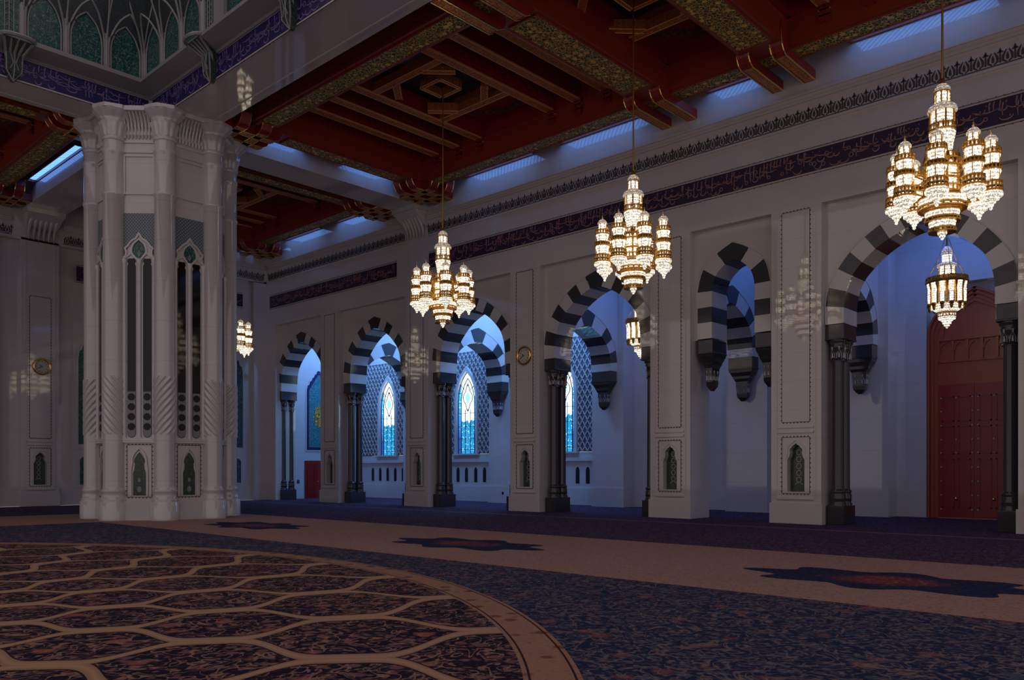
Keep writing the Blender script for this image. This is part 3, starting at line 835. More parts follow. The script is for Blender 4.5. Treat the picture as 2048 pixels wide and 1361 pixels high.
# inscription bands
def script_band(a0, a1, z0, z1, F, label, ground, ink, dens=1.0, group='navy bands of flowing script', seed=1):
    rnd = random.Random(seed)
    t = thing('inscription_band', label, 'inscription', F((a0+a1)/2, 0, z0), group)
    m = MB(); m.box(a0, a1, -.012, .0, z0, z1, F); m.build('ground', ground, t)
    m = MB(); H_ = z1-z0
    d0, d1_ = -.02, -.010
    for pas in (0, 1):
     a = a0+.18+pas*.09
     while a < a1-.3:
         base = z0+H_*(rnd.choice((.18, .26, .32)) if pas == 0 else rnd.choice((.5, .58, .64))); kind = rnd.random()
         if kind < .34:                                   # tall stems
             top = min(z0+H_*.94, base+H_*rnd.uniform(.45, .7))
             m.stroke([(a, base), (a+.015, (base+top)/2), (a-.01, top)], [.018, .026, .034], d0, d1_, F); a += rnd.uniform(.07, .15)
         elif kind < .62:                                 # bowls
             w_ = rnd.uniform(.16, .34)
             m.stroke([(a+w_*.5+w_*.5*math.cos(q), base+H_*.02-H_*.16*math.sin(-q+PI)*-1) for q in [PI+PI*i/7 for i in range(8)]], [.014, .028, .034, .036, .034, .028, .02, .012], d0, d1_, F); a += w_*.75
         elif kind < .80:                                 # long sweeping stroke
             w_ = rnd.uniform(.3, .6); zz = z0+H_*rnd.uniform(.4, .75)
             m.stroke([(a, zz), (a+w_*.35, zz-H_*.06), (a+w_*.7, zz-H_*.02), (a+w_, zz+H_*.08)], [.012, .03, .03, .012], d0, d1_, F); a += w_*.4
         elif kind < .93:                                 # loop
             r_ = rnd.uniform(.035, .06); zz = base+H_*.06
             m.stroke([(a+r_+r_*math.cos(q), zz+r_*math.sin(q)*1.1) for q in [2*PI*i/9 for i in range(10)]], .02, d0, d1_, F); a += r_*2.1
         else:
             zz = z0+H_*rnd.uniform(.15, .85); m.prism([(a-.022, zz), (a, zz-.024), (a+.022, zz), (a, zz+.024)], d0, d1_, F); a += .06
         if rnd.random() < .35:
             zz = z0+H_*rnd.uniform(.62, .9); q = rnd.uniform(-.1, .1); m.prism([(a+q-.02, zz), (a+q, zz-.022), (a+q+.02, zz), (a+q, zz+.022)], d0, d1_, F)
    lo = m.build('script_strokes', ink, t); lo['kind'] = 'stuff'
    m = MB()
    for z, sg in ((z0-.06, -1), (z1+.06, 1)):
        m.box(a0-.05, a1+.05, -.012, 0, z-.008, z+.008, F); k_ = int((a1-a0)/.19)
        for i in range(k_): q = a0+(i+.5)*(a1-a0)/k_; m.prism([(q-.02, z), (q+.02, z), (q, z+sg*.035)], -.012, 0, F)
    m.build('toothed_border', M['line'], t)
    return t
script_band(-6, 27.37, 10.5, 11.15, FR, 'long navy script band on the right wall, from the camera to the white beam', M['script'], M['letter'], seed=3)
script_band(29.6, 40.55, 10.5, 11.15, FR, 'navy script band on the right wall beyond the white beam', M['script'], M['letter'], seed=5)
script_band(14.2, 22.6, 10.45, 11.12, lambda s, d, z: FF(s, d+.06, z), 'navy script band on the far wall, right of the great column', M['script'], M['letter'], seed=8)

# cornice and openwork frieze
def frieze(a0, a1, F, idx, lab):
    m = MB(); m.box(a0, a1, -.10, 0, 12.70, 12.80, F); m.box(a0, a1, -.16, 0, 12.80, 12.86, F); m.box(a0, a1, -.07, 0, 12.62, 12.70, F); m.box(a0, a1, -.05, 0, 11.92, 11.98, F)
    tr = sub(struct(m.build('trim_%d' % idx, M['marble']), lab, 'cornice'))
    m = MB(); k_ = round((a1-a0)/.335); p = (a1-a0)/k_
    m.box(a0, a1, -.012, 0, 12.02, 12.045, F)
    for i in range(k_):
        c = a0+(i+.5)*p
        for sg in (1, -1):
            m.stroke([(c+sg*.02, 12.06), (c+sg*.105, 12.12), (c+sg*.10, 12.24), (c+sg*.03, 12.38)], [.03, .05, .06, .02], -.015, 0, F)
        m.prism([(c-.03, 12.12), (c+.03, 12.12), (c+.035, 12.22), (c, 12.32), (c-.035, 12.22)], -.015, 0, F)
        e = c+p/2
        m.stroke([(e, 12.08), (e, 12.38)], [.05, .03], -.015, 0, F)
        m.stroke([(e-.07, 12.34), (e, 12.36), (e+.07, 12.34)], [.03, .05, .03], -.015, 0, F)
        m.prism([(e-.035, 12.38), (e, 12.47), (e+.035, 12.38)], -.015, 0, F)
    o_ = m.build('frieze_ornament', M['line'], tr); o_['kind'] = 'stuff'
frieze(-6.5, 27.4, FR, 1, 'cornice with a dark openwork frieze along the nearer right wall')
frieze(29.0, 40.7, FR, 2, 'cornice with a dark openwork frieze along the far end of the right wall')
frieze(13.6, 23.8, FF, 3, 'cornice with a dark openwork frieze on the far wall right of the column')
frieze(-16, 11.5, FF, 4, 'cornice with a dark openwork frieze on the far wall left of the column')

# consoles where the beams meet the walls
def console(c, F, label):
    t = thing('beam_console', label, 'console', F(c, 0, 11.9), 'fluted marble consoles under the beam ends')
    m = MB(); m.taper((c-.62, c+.62, -.10, .1), (c-.74, c+.74, -.75, .1), 12.45, 13.0, F); m.box(c-.78, c+.78, -.80, .1, 13.0, 13.2, F); m.build('block', M['marble'], t)
    for i in range(6):
        a = c-.52+i*.208; m = MB(); m.smooth = True
        q0 = F(a, -.06, 11.95); q1 = F(a, -.10, 12.3); q2 = F(a, -.25, 12.6); q3 = F(a, -.55, 13.0)
        m.tube([q0, q1, q2, q3], [.02, .07, .085, .095], 8); m.build('flute', M['marble'], t)
console(28.2, FR, 'fluted console on the right wall under the end of the white beam')
console(12.68, FF, 'fluted console on the far wall under the end of the white beam')

# ------------------------------------------------------------------ white beams and dome drum
b = MB()
b.box(11.85, 13.5, -8, 27.45, 13.2, 15.3)             # dome side beam along y
b.box(13.16, 13.24, -8, 27.45, 13.17, 13.2)
struct(b.build('trim_5', M['marble']), 'white beam running from the great column towards the camera along the dome opening', 'beam')
b = MB(); b.box(13.5, 24, 27.45, 28.95, 13.2, 15.3); struct(b.build('trim_6', M['marble']), 'white beam from the great column across to the right wall', 'beam')
b = MB(); b.box(-17, 11.85, 27.45, 28.95, 13.2, 15.3); b.box(-17, 11.85, 28.62, 28.7, 13.17, 13.2); struct(b.build('trim_7', M['marble']), 'white beam running left from the great column along the dome opening', 'beam')
b = MB(); b.box(11.85, 13.5, 28.95, 40.9, 13.2, 15.3); struct(b.build('trim_8', M['marble']), 'white beam from the great column back to the far wall', 'beam')
b = MB(); b.box(11.85, 13.5, 27.45, 28.95, 13.2, 15.3); struct(b.build('trim_9', M['marble']), 'white beam crossing on top of the great column', 'beam')
b = MB(); b.box(13.5, 24, -8, 27.45, 15.2, 15.5); b.box(13.5, 24, 28.95, 40.9, 15.2, 15.5); b.box(-17, 11.85, 28.95, 40.9, 15.2, 15.5)
struct(b.build('ceiling', M['deckdark']), 'dark roof slab above the wooden coffers', 'ceiling')

FDX = lambda s, d, z: (11.85-d, 27.45-s, z)     # drum wall above the beam along y; s = distance from the corner
FDY = lambda s, d, z: (11.85-s, 27.45-d, z)     # drum wall above the beam along x
script_band(.1, 29, 13.24, 13.88, lambda s, d, z: FDX(s, -d, z), 'blue script band under the dome ledge, right of the great column', M['scriptb'], M['letterb'], group='blue script bands below the dome ledge', seed=21)
script_band(.1, 24, 13.24, 13.88, lambda s, d, z: FDY(s, -d, z), 'blue script band under the dome ledge, left of the great column', M['scriptb'], M['letterb'], group='blue script bands below the dome ledge', seed=22)
def drum(F, n, lab, L_, stretch):
    m = MB()
    pr = [(0, 13.92), (.05, 13.90), (.10, 13.95), (.55, 14.10), (.62, 14.12), (.62, 14.20), (.58, 14.22), (.58, 14.27), (0, 14.27)]
    k_ = m.add([F(.0, d, z) for d, z in pr]+[F(L_, d, z) for d, z in pr]); q = len(pr)
    for i in range(q-1): m.face((k_+i, k_+q+i, k_+q+i+1, k_+i+1))
    m.face(range(k_+q-1, k_-1, -1)); m.face(range(k_+q, k_+2*q))
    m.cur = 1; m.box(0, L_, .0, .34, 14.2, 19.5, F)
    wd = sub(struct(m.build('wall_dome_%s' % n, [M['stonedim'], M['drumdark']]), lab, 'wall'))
    st = stretch
    # tile fields, pilasters and the ribs that fan out of them
    per = 1.18*st; s0 = .56
    pil = [.50+per*i for i in range(4)]
    for i in range(4):
        c = (.44 + 1.02*0 + .5*0)
    centers = []
    k0 = 0
    start = .50
    for i in range(3):
        c = start+per*(i+.42); hw = .43*st; centers.append(c)
        prf = [(hw, 14.27), (hw, 15.0), (hw*.9, 15.28), (hw*.6, 15.55), (0, 15.78)]
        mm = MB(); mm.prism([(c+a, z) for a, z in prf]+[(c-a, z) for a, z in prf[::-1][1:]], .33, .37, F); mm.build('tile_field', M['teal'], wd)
        mm = MB(); mm.smooth = True
        for sg in (1, -1):
            mm.tube([F(c+sg*a, .40, z) for a, z in cr([(hw+.02, 14.27), (hw+.02, 15.0), (hw*.9, 15.30), (hw*.6, 15.58), (0, 15.82)], 3)], .028, 6)
            mm.tube([F(c+sg*a, dd, z) for a, dd, z in cr([(hw+.09, .42, 14.27), (hw+.09, .42, 15.1), (hw*.95, .52, 15.5), (hw*.55, .66, 15.85), (0, .78, 16.08)], 3)], .034, 6)
            mm.tube([F(c+sg*a, dd, z) for a, dd, z in cr([(hw+.15, .42, 15.1), (hw+.16, .55, 15.7), (hw+.20, .75, 16.3), (hw+.3, .9, 17.0)], 3)], .026, 6)
        mm.build('arch_ribs', M['stonedim'], wd)
    for i in range(4):
        s_ = start+per*(i-.08); mm = MB(); mm.smooth = True
        mm.lathe([(.10*st, 0), (.10*st, 1.0), (.05, 1.12)], 10, F(s_ if i else .42, .36, 14.27)); mm.build('pilaster', M['stonedim'], wd)
    s1 = start+per*3-.02
    mm = MB(); mm.box(s1, s1+.58*st, .3, .36, 14.27, 17, F); gp = sub(mm.build('tile_strip', M['teal'], wd))
    mm = MB()
    for q in (.16, .28, .40): mm.tube([F(s1+q*st, .38, 14.27), F(s1+q*st, .38, 17)], .017, 5)
    for i in range(16):
        z = 14.35+i*.17; mm.tube([F(s1+.16*st, .38, z), F(s1+.28*st, .38, z+.09), F(s1+.40*st, .38, z)], .011, 4)
    for i in range(14):
        for q in (.05, .52): mm.lathe([(0, -.02), (.02, 0), (0, .02)], 6, F(s1+q*st, .37, 14.35+i*.18))
    mm.build('trellis', M['stonedim'], gp)
    mm = MB(); mm.box(s1+.58*st, s1+1.1*st, .3, .45, 14.27, 17.5, F); mm.build('broad_pilaster', M['stonedim'], wd)
    for j in range(5):
        c = s1+1.1*st+.1+per*(j+.5); hw = .44*st
        prf = [(hw, 14.27), (hw, 15.6), (hw*.7, 16.0), (0, 16.3)]
        mm = MB(); mm.prism([(c+a, z) for a, z in prf]+[(c-a, z) for a, z in prf[::-1][1:]], .33, .37, F); mm.build('tile_field', M['teal'], wd)
        mm = MB(); mm.smooth = True; mm.lathe([(.12, 0), (.12, 2.2)], 10, F(c+per/2, .36, 14.27)); mm.build('pilaster', M['stonedim'], wd)
    return wd, s1+.58*st*.5
d_a, sa = drum(FDY, 'left', 'teal tiled drum wall above the beam left of the column', 22, 1.0)
d_b, sb = drum(FDX, 'right', 'teal tiled drum wall above the beam running towards the camera', 26, 1.13)
def pendant(F, c, label):
    t = thing('ledge_bracket', label, 'bracket', F(c, .0, 13.1), 'carved green pendant brackets under the dome ledge')
    m = MB()
    for i in range(5):                                   # fan of leaf ribs opening upward under the ledge
        a = -1.0+i*.5
        m.tube([F(c+a*.05, .06, 13.28), F(c+a*.14, .10, 13.55), F(c+a*.22, .2, 13.85), F(c+a*.36, .62, 14.15)], [.02, .045, .05, .04], 6)
    for sg in (1, -1):
        m.tube([F(c, .12, 13.1), F(c+sg*.20, .22, 13.36), F(c+sg*.22, .26, 13.88), F(c+sg*.42, .64, 14.14)], .022, 5)
    m.tube([F(c, .12, 13.1), F(c, .235, 13.36), F(c, .27, 13.88), F(c, .66, 14.14)], .022, 5)
    for q in (-.11, .11): m.tube([F(c+q, .25, 13.4), F(c+q*.3, .27, 13.6), F(c+q, .28, 13.84)], .016, 5)
    m.build('leaf_ribs', M['stonedim'], t)
    m = MB(); m.taper((c-.05, c+.05, .0, .10), (c-.20, c+.20, .0, .22), 13.1, 13.34, F); m.taper((c-.20, c+.20, .0, .22), (c-.22, c+.22, .0, .26), 13.34, 13.88, F)
    m.taper((c-.22, c+.22, .0, .26), (c-.42, c+.42, .0, .66), 13.88, 14.14, F); m.build('body', M['tealniche'], t)
    m = MB(); q = [F(c+.42*math.cos(PI*i/10), .62+.2*math.sin(PI*i/10), 14.19) for i in range(11)]
    m.tube(q, .06, 6); m.build('curved_lip', M['stonedim'], t)
pendant(FDX, 4.3, 'carved green pendant bracket under the dome ledge, nearest right of the column')
pendant(FDX, 8.6, 'carved green pendant bracket under the dome ledge at the top of the picture')
pendant(FDY, 4.12, 'carved green pendant bracket under the dome ledge at the left edge of the picture')

# ------------------------------------------------------------------ the great column
def great_column(cx, cy):
    t = thing('great_column', 'massive white octagonal column of clustered shafts carrying the dome corner', 'column', (cx, cy, 0), local=True)
    R = 2.12; rs = .32
    va = [math.radians(22.5+45*i) for i in range(8)]
    def octa(m, r, z0, z1, r1=None):
        r1 = r1 or r
        m.lathe([(r, z0), (r1, z1)], 8, (0, 0, 0), math.radians(22.5))
    m = MB(); octa(m, R-.02, 0, 13.2); m.build('core', M['marble_col'], t)
    m = MB(); octa(m, R+.14, 0, .60); octa(m, R+.14, .60, .66, R+.02); m.build('plinth', M['marble_col'], t)
    for a in va:
        c = (R*math.cos(a), R*math.sin(a), 0); ca, sa_ = math.cos(a), math.sin(a)
        m = MB(); m.smooth = True
        m.lathe([(rs+.12, 0), (rs+.12, .58), (rs+.07, .62), (rs+.10, .66), (rs+.045, .70), (rs+.04, .90), (rs+.07, .95), (rs+.01, 1.02), (rs, 1.1), (rs, 2.85)], 20, c)
        m.lathe([(rs, 4.55), (rs, 10.40), (rs+.03, 10.43), (rs+.03, 10.5), (rs, 10.53), (rs, 11.75), (rs+.03, 11.79), (rs+.03, 11.88), (rs, 11.92), (rs, 12.3)], 20, c)
        m.build('shaft', M['marble_col'], t)
        hand = 1 if va.index(a) % 2 == 0 else -1
        m = MB(); m.smooth = True; nz = 64
        m.lathe([(rs+.005, 2.78+1.85*i/nz) for i in range(nz+1)], 80, c, mod=lambda q, z, hand=hand: 1+.075*math.sin(10*(q+hand*(z-2.8)*2.6)))
        m.build('spiral_moulding', M['marble_col'], t)
        m = MB(); m.smooth = True
        m.lathe([(rs+.02, 12.18), (rs+.05, 12.24), (rs+.02, 12.3)], 32, c)
        m.lathe([(rs+.02, 12.3), (rs+.05, 12.5), (rs+.12, 12.72), (rs+.03, 12.76), (rs+.12, 12.9), (rs+.26, 13.02), (rs+.30, 13.1)], 60, c, mod=lambda q, z: 1+.09*abs(math.sin(6*q+(0 if z < 12.74 else PI/2)))-.04)
        m.smooth = False; m.lathe([(rs+.34, 13.08), (rs+.34, 13.2)], 8, c, a+PI/8)
        m.build('capital', M['marble_col'], t)
    for i in range(8):
        a = math.radians(45*i); ap = (R-.02)*math.cos(PI/8)
        ux, uy = math.cos(a), math.sin(a); tx, ty = -uy, ux
        F = lambda s, d, z, ux=ux, uy=uy, tx=tx, ty=ty, ap=ap: (ux*(ap+d)+tx*s, uy*(ap+d)+ty*s, z)
        vis = i in (3, 4, 5, 6, 7)
        m = MB()
        for z0, z1 in ((10.50, 10.56), (11.72, 11.78), (11.84, 11.90), (12.16, 12.22)): m.box(-.5, .5, 0, .045, z0, z1, F)
        for s_ in (-.47, .47): m.box(s_-.03, s_+.03, 0, .05, 10.5, 11.8, F)
        for j in range(9):
            s_ = -.44+j*.11
            m.tube([F(s_, .0, 12.45), F(s_, .06, 12.7), F(s_, .16, 12.95), F(s_, .3, 13.1)], [.02, .045, .05, .05], 6)
            m.tube([F(s_, .02, 12.3), F(s_, .05, 12.42)], [.03, .045], 6)
        m.box(-.62, .62, 0, .42, 13.06, 13.2, F)
        m.build('face_moulding', M['marble_col'], t)
        if not vis: continue
        m = MB(); m.box(-.52, .52, 0, .012, 8.55, 9.90, F); m.build('lattice_tile', M['lattice'], t)
        for s_ in (-.25, .25):
            m = MB()
            prf = [(.135, 2.78), (.135, 8.2), (.10, 8.28), (.135, 8.36), (.09, 8.46), (0, 8.52)]
            m.prism([(s_+q, z) for q, z in prf]+[(s_-q, z) for q, z in prf[::-1][1:]]+[(s_-.10, 2.70), (s_, 2.66), (s_+.10, 2.70)], .0, .014, F)
            sl = m.build('dark_slot', M['slot'], t)
            m = MB(); m.prism([(s_-.125, 2.78), (s_-.09, 2.71), (s_, 2.68), (s_+.09, 2.71), (s_+.125, 2.78), (s_+.125, 4.15), (s_-.125, 4.15)], .010, .020, F)
            gp = m.build('grey_panel', M['greydisc'], sl)
            m = MB()
            for z in (3.02, 3.34, 3.66, 3.98): m.prism([(s_+.118*math.cos(PI*q/10), z+.118*math.sin(PI*q/10)) for q in range(20)], .014, .026, F)
            m.build('speaker_hole', M['black'], sl)
        m = MB(); m.smooth = True
        for s_ in (-.48, 0, .48): m.lathe([(.085, 2.62), (.085, 2.7), (.07, 2.74), (.07, 8.25), (.10, 8.32), (.10, 8.42)], 12, F(s_, .02, 0))
        m.smooth = False; m.box(-.56, .56, 0, .09, 2.50, 2.66, F)
        m.build('slender_shaft', M['marble_col'], t)
        m = MB()
        out = cr([(.50, 8.45), (.43, 8.50), (.40, 8.66), (.44, 8.76), (.36, 8.83), (.30, 8.92), (.20, 9.02), (.10, 9.08), (0, 9.25)], 3)
        inn = cr([(.06, 8.40), (.16, 8.52), (.235, 8.64), (.22, 8.78), (.17, 8.90), (.09, 8.98), (0, 9.06)], 3)
        for L_, w_ in ((out, .055), (inn, .05)):
            m.stroke([(q, z) for q, z in L_]+[(-q, z) for q, z in L_[::-1][1:]], w_, .0, .075, F)
        for s_ in (-1, 1): m.stroke([(s_*.50, 8.42), (s_*.25, 8.60), (s_*.05, 8.40)], .06, .0, .06, F)
        m.prism([(-.5, 8.44), (.5, 8.44), (.40, 8.60), (.36, 8.8), (0, 9.2), (-.36, 8.8), (-.40, 8.60)], .0, .02, F)
        m.build('lobed_head', M['marble_col'], t)
        m = MB(); m.prism([(q, z) for q, z in inn]+[(-q, z) for q, z in inn[::-1][1:]]+[(0, 8.32)], .02, .035, F); sh = m.build('teal_shell', M['teal'], t)
        m = MB(); m.stroke([(0, 8.52), (.035, 8.60), (0, 8.70), (-.035, 8.60), (0, 8.52)], .018, .03, .045, F); m.build('bud', M['motif'], sh)
        m = MB(); m.prism([(q, z) for q, z in [(.20, .80), (.20, 1.52), (.155, 1.66), (.145, 1.82), (.175, 1.90), (.145, 2.0), (.085, 2.1), (0, 2.2)]]+[(-q, z) for q, z in [(0.0001, 2.2), (.085, 2.1), (.145, 2.0), (.175, 1.90), (.145, 1.82), (.155, 1.66), (.20, 1.52), (.20, .80)]], .0, .014, F)
        nt = m.build('niche_tile', M['tealniche'], t)
        m = MB(); m.prism([(.07*math.cos(q*PI/6), 1.0+.1*math.sin(q*PI/6)) for q in range(12)], .01, .022, F); m.prism([(.05*math.cos(q*PI/6), 1.3+.07*math.sin(q*PI/6)) for q in range(12)], .01, .022, F); m.build('vase_motif', M['greydisc'], nt)
        m = MB(); hd = cr([(.26, .78), (.26, 1.6), (.225, 1.85), (.22, 2.0), (.14, 2.18), (0, 2.33)], 3)
        m.stroke([(q, z) for q, z in hd]+[(-q, z) for q, z in hd[::-1][1:]], .05, .0, .06, F); m.build('niche_moulding', M['marble_col'], t)
        m = MB(); Fm = lambda s, d, z, F=F: F(s, -d, z)
        scallop(m, (-.40, .74, .40, 2.44), Fm, 0); m.build('niche_border', M['line'], t)
    return t
great_column(12.60, 28.26)

# ------------------------------------------------------------------ wooden coffered ceiling
ZB = 13.5
def frame_beam(a0, a1, b0, b1, along, label, group='gilded wooden ceiling beams'):
    # a = x range, b = y range
    t = thing('ceiling_beam', label, 'beam', ((a0+a1)/2, (b0+b1)/2, ZB), group)
    m = MB(); m.box(a0, a1, b0, b1, ZB, 14.3); m.build('timber', M['beamwood'], t)
    g = .15
    m = MB()
    if along == 'y': x0, x1, y0, y1 = a0+g, a1-g, b0+.75, b1-.75
    else: x0, x1, y0, y1 = a0+.75, a1-.75, b0+g, b1-g
    m.box(x0, x1, y0, y1, ZB-.035, ZB); m.build('gold_panel', M['goldrel'], t)
    m = MB()
    for q in ((x0-.03, x0, y0, y1), (x1, x1+.03, y0, y1), (x0, x1, y0-.03, y0), (x0, x1, y1, y1+.03)): m.box(q[0], q[1], q[2], q[3], ZB-.05, ZB)
    m.build('panel_moulding', M['beamwood'], t)
    return t
def bar(m, g, p0, p1, w_, z0, z1, lead):
    # horizontal timber from p0 (free, upturned end) to p1 (wall end); returns edge lines in g
    (x0, y0), (x1, y1) = p0, p1
    ax = 'x' if abs(x1-x0) > abs(y1-y0) else 'y'
    sg = 1 if (x1-x0 if ax == 'x' else y1-y0) > 0 else -1
    L_ = abs(x1-x0)+abs(y1-y0)
    F = (lambda s, d, z: (x0+sg*s, y0+d, z)) if ax == 'x' else (lambda s, d, z: (x0+d, y0+sg*s, z))
    prof = [(0, z1+.55), (0, z0+.42), (.06, z0+.22), (.16, z0+.08), (.32, z0), (L_, z0), (L_, z1), (.45, z1), (.40, z1+.55)]
    m.prism(prof, -w_/2, w_/2, F)
    for d in (-w_/2, w_/2):
        g.tube([F(s, d, z) for s, z in prof[:6]], .016, 5)
    for d in (-w_/2+.02, w_/2-.02): g.box(0.3, L_-.03, d-.02, d+.02, z0-.014, z0, F)
    if lead is not None: lead.box(0.35, L_-.05, -w_/2+.06, w_/2-.06, z0-.008, z0, F)
def bracket(bars, label, name='timber_bracket'):
    p = bars[0][1]
    t = thing(name, label, 'bracket', (p[0], p[1], 13.2), 'gilded timber brackets under the ceiling beams')
    for (p0, p1) in bars:
        m = MB(); g = MB(); fr = MB(); bar(m, g, p0, p1, .36, 13.2, 13.5, fr)
        tb = sub(m.build('timber', M['woodx'], t)); g.build('gilt_edging', M['gold'], tb); fr.build('carved_soffit', M['joist'], tb)
    # stepped cheek between bracket and beam
    return t

def joist(m, g, soff, x0, x1, y, w_=.30, z0=14.2, z1=14.85):
    F = lambda s, d, z: (x0+s, y+d, z); L_ = x1-x0
    m.box(0, L_, -w_/2, w_/2, z0+.03, z1, F)
    soff.box(.12, L_-.12, -w_/2+.03, w_/2-.03, z0, z0+.05, F)
    for d in (-w_/2, w_/2): g.box(.1, L_-.1, d-.02, d+.02, z0-.005, z0+.05, F)
    for sg, e in ((1, 0), (-1, L_)):          # stepped corbels at both ends
        for i in range(3):
            s0, s1 = sorted((e-sg*.50+sg*i*.18, e+sg*.02+sg*i*.0))
            m.box(s0, s1, -w_/2, w_/2, z0-.16*(2-i)-.10, z0-.16*(2-i)+.10, F)
            for d in (-w_/2, w_/2): g.box(e-sg*.50+sg*i*.18-.02, e-sg*.50+sg*i*.18+.02, d-.02, d+.02, z0-.16*(2-i)-.10, z0-.16*(2-i)+.10, F)
            for d in (-w_/2, w_/2): q = sorted((e-sg*.50+sg*i*.18, e-sg*.32+sg*i*.18)); g.box(q[0], q[1], d-.012, d+.012, z0-.16*(2-i)-.11, z0-.16*(2-i)-.085, F)

def coffer(x0, x1, y0, y1, label, swap=False, shift=-.25):
    """wooden coffer over the rectangle inside the perimeter beams; joists along x (or y when swap)"""
    cx, cy = (x0+x1)/2, (y0+y1)/2
    t = thing('ceiling_coffer', label, 'coffer', (cx, cy, 14.2), 'red and gold wooden ceiling coffers')
    T = (lambda x, y, z: (x, y, z)) if not swap else (lambda x, y, z: (cx+(y-cy), cy+(x-cx), z))
    class W(MB): pass
    def rec(m):
        m.v = [T(*p) for p in m.v]; return m
    hx, hy = ((x1-x0)/2, (y1-y0)/2) if not swap else ((y1-y0)/2, (x1-x0)/2)
    X0, X1, Y0, Y1 = cx-hx, cx+hx, cy-hy, cy+hy
    cx += shift
    m = MB(); m.box(X0, X1, Y0, Y1, 14.85, 15.05); rec(m).build('boards', M['deck'], t)
    m = MB()
    for q in ((X0, X0+.10, Y0, Y1), (X1-.10, X1, Y0, Y1)): m.box(q[0], q[1], q[2], q[3], 14.28, 14.86)
    for q in ((X0, X1, Y0, Y0+.10), (X0, X1, Y1-.10, Y1)): m.box(q[0], q[1], q[2], q[3], 14.28, 14.86)
    rec(m).build('inner_sides', M['woody'], t)
    big = hy > 2
    ys = [cy+q for q in (1.78, 2.98, 4.18, -1.78, -2.98, -4.18)] if big else []
    for y in ys:
        m, g, so = MB(), MB(), MB(); joist(m, g, so, X0+.05, X1-.05, y)
        jo = sub(rec(m).build('joist', M['woodx'], t)); rec(so).build('soffit', M['joist'], jo); rec(g).build('gilt_edging', M['gilt'], jo)
    hw = 1.62 if big else min(1.2, hy-.06)
    # square frame with an octagon and a turned square inside
    def strip(name, p, q, w_=.26, z0=14.22, z1=14.5, parent=t, lift=0):
        m, g = MB(), MB(); p, q = Vector((p[0], p[1], 0)), Vector((q[0], q[1], 0)); e = (q-p).normalized(); n_ = Vector((-e.y, e.x, 0))
        pts = [p+n_*w_/2, q+n_*w_/2, q-n_*w_/2, p-n_*w_/2]
        k_ = m.add([(v.x, v.y, z0+lift) for v in pts]+[(v.x, v.y, z1+lift) for v in pts])
        m.face((k_, k_+1, k_+2, k_+3)); m.face((k_+7, k_+6, k_+5, k_+4))
        for i in range(4): j = (i+1) % 4; m.face((k_+i, k_+4+i, k_+4+j, k_+j))
        for sg in (1, -1): g.tube([tuple(p+n_*sg*w_*.5+Vector((0, 0, z0+lift))), tuple(q+n_*sg*w_*.5+Vector((0, 0, z0+lift)))], .02, 4)
        o = sub(rec(m).build(name, M['joist'], parent)); rec(g).build('gilt_edging', M['gilt'], o)
    for sg in (1, -1): strip('cross_rail', (cx+sg*1.5, cy-hw), (cx+sg*1.5, cy+hw), .26)
    R8 = 1.40; s8 = R8*.46
    oc = [(R8, -s8), (R8, s8), (s8, R8), (-s8, R8), (-R8, s8), (-R8, -s8), (-s8, -R8), (s8, -R8)]
    for i in range(8):
        if i % 2 == 1:
            p, q = oc[i], oc[(i+1) % 8]; strip('octagon_rail', (cx+p[0], cy+p[1]), (cx+q[0], cy+q[1]), .22)
    sq = [(.46, -.46), (.46, .46), (-.46, .46), (-.46, -.46)]
    for i in range(4): p, q = sq[i], sq[(i+1) % 4]; strip('square_rail', (cx+p[0], cy+p[1]), (cx+q[0], cy+q[1]), .12, lift=.15)
    m = MB(); m.box(cx-1.5, cx+1.5, cy-hw, cy+hw, 14.80, 14.852); rec(m).build('dark_field', M['deckdark'], t)
    m = MB(); m.lathe([(.40, 14.84), (.33, 14.74), (.24, 14.76), (.14, 14.66), (.06, 14.6), (0, 14.59)], 16, (cx, cy, 0), mod=lambda a, z: 1+.14*math.sin(8*a)); rec(m).build('rosette', M['fret'], t)
    for sg in (1, -1):
        a = cx-shift+sg*(1.5+hx)/2
        m = MB(); w2 = (hx-1.5)/2-.35; h2 = hw*.8
        out = [(w2*math.cos(q)*(1+.14*math.cos(4*q)), h2*math.sin(q)*(1+.14*math.cos(4*q))) for q in [2*PI*i/32 for i in range(33)]]
        m.stroke([(a+u, cy+v) for u, v in out], .20, 14.78, 14.85, lambda s, d, z: (s, z, d)); rec(m).build('star_fret', M['fret'], t)
    return t

# right aisle: perimeter x 14.45..23.05
AX0, AX1, BW = 14.45, 23.05, .9
def aisle(y0, y1, labels, where, grp=None):
    """perimeter beams of one coffer region: only the sides that are its own"""
frame_beam(AX0, AX0+BW, -7.8, 26.65, 'y', 'gilded beam along the dome side of the right aisle ceiling')
frame_beam(AX1-BW, AX1, -7.8, 26.65, 'y', 'gilded beam along the wall side of the right aisle ceiling')
frame_beam(AX0+BW, AX1-BW, 25.75, 26.65, 'x', 'gilded beam across the right aisle next to the white beam')
frame_beam(AX0+BW, AX1-BW, 14.0, 15.25, 'x', 'wide gilded cross beam between the large and the narrow coffer')
frame_beam(AX0+BW, AX1-BW, 10.1, 11.35, 'x', 'wide gilded cross beam nearest the camera at the top of the picture')
coffer(AX0+BW, AX1-BW, 15.25, 25.75, 'large wooden coffer over the middle of the right aisle, above the farther hanging chandelier')
coffer(AX0+BW, AX1-BW, 11.35, 14.0, 'narrow wooden coffer between two wide gilded beams')
coffer(AX0+BW, AX1-BW, -.4, 10.1, 'large wooden coffer at the top right, above the nearest chandelier')
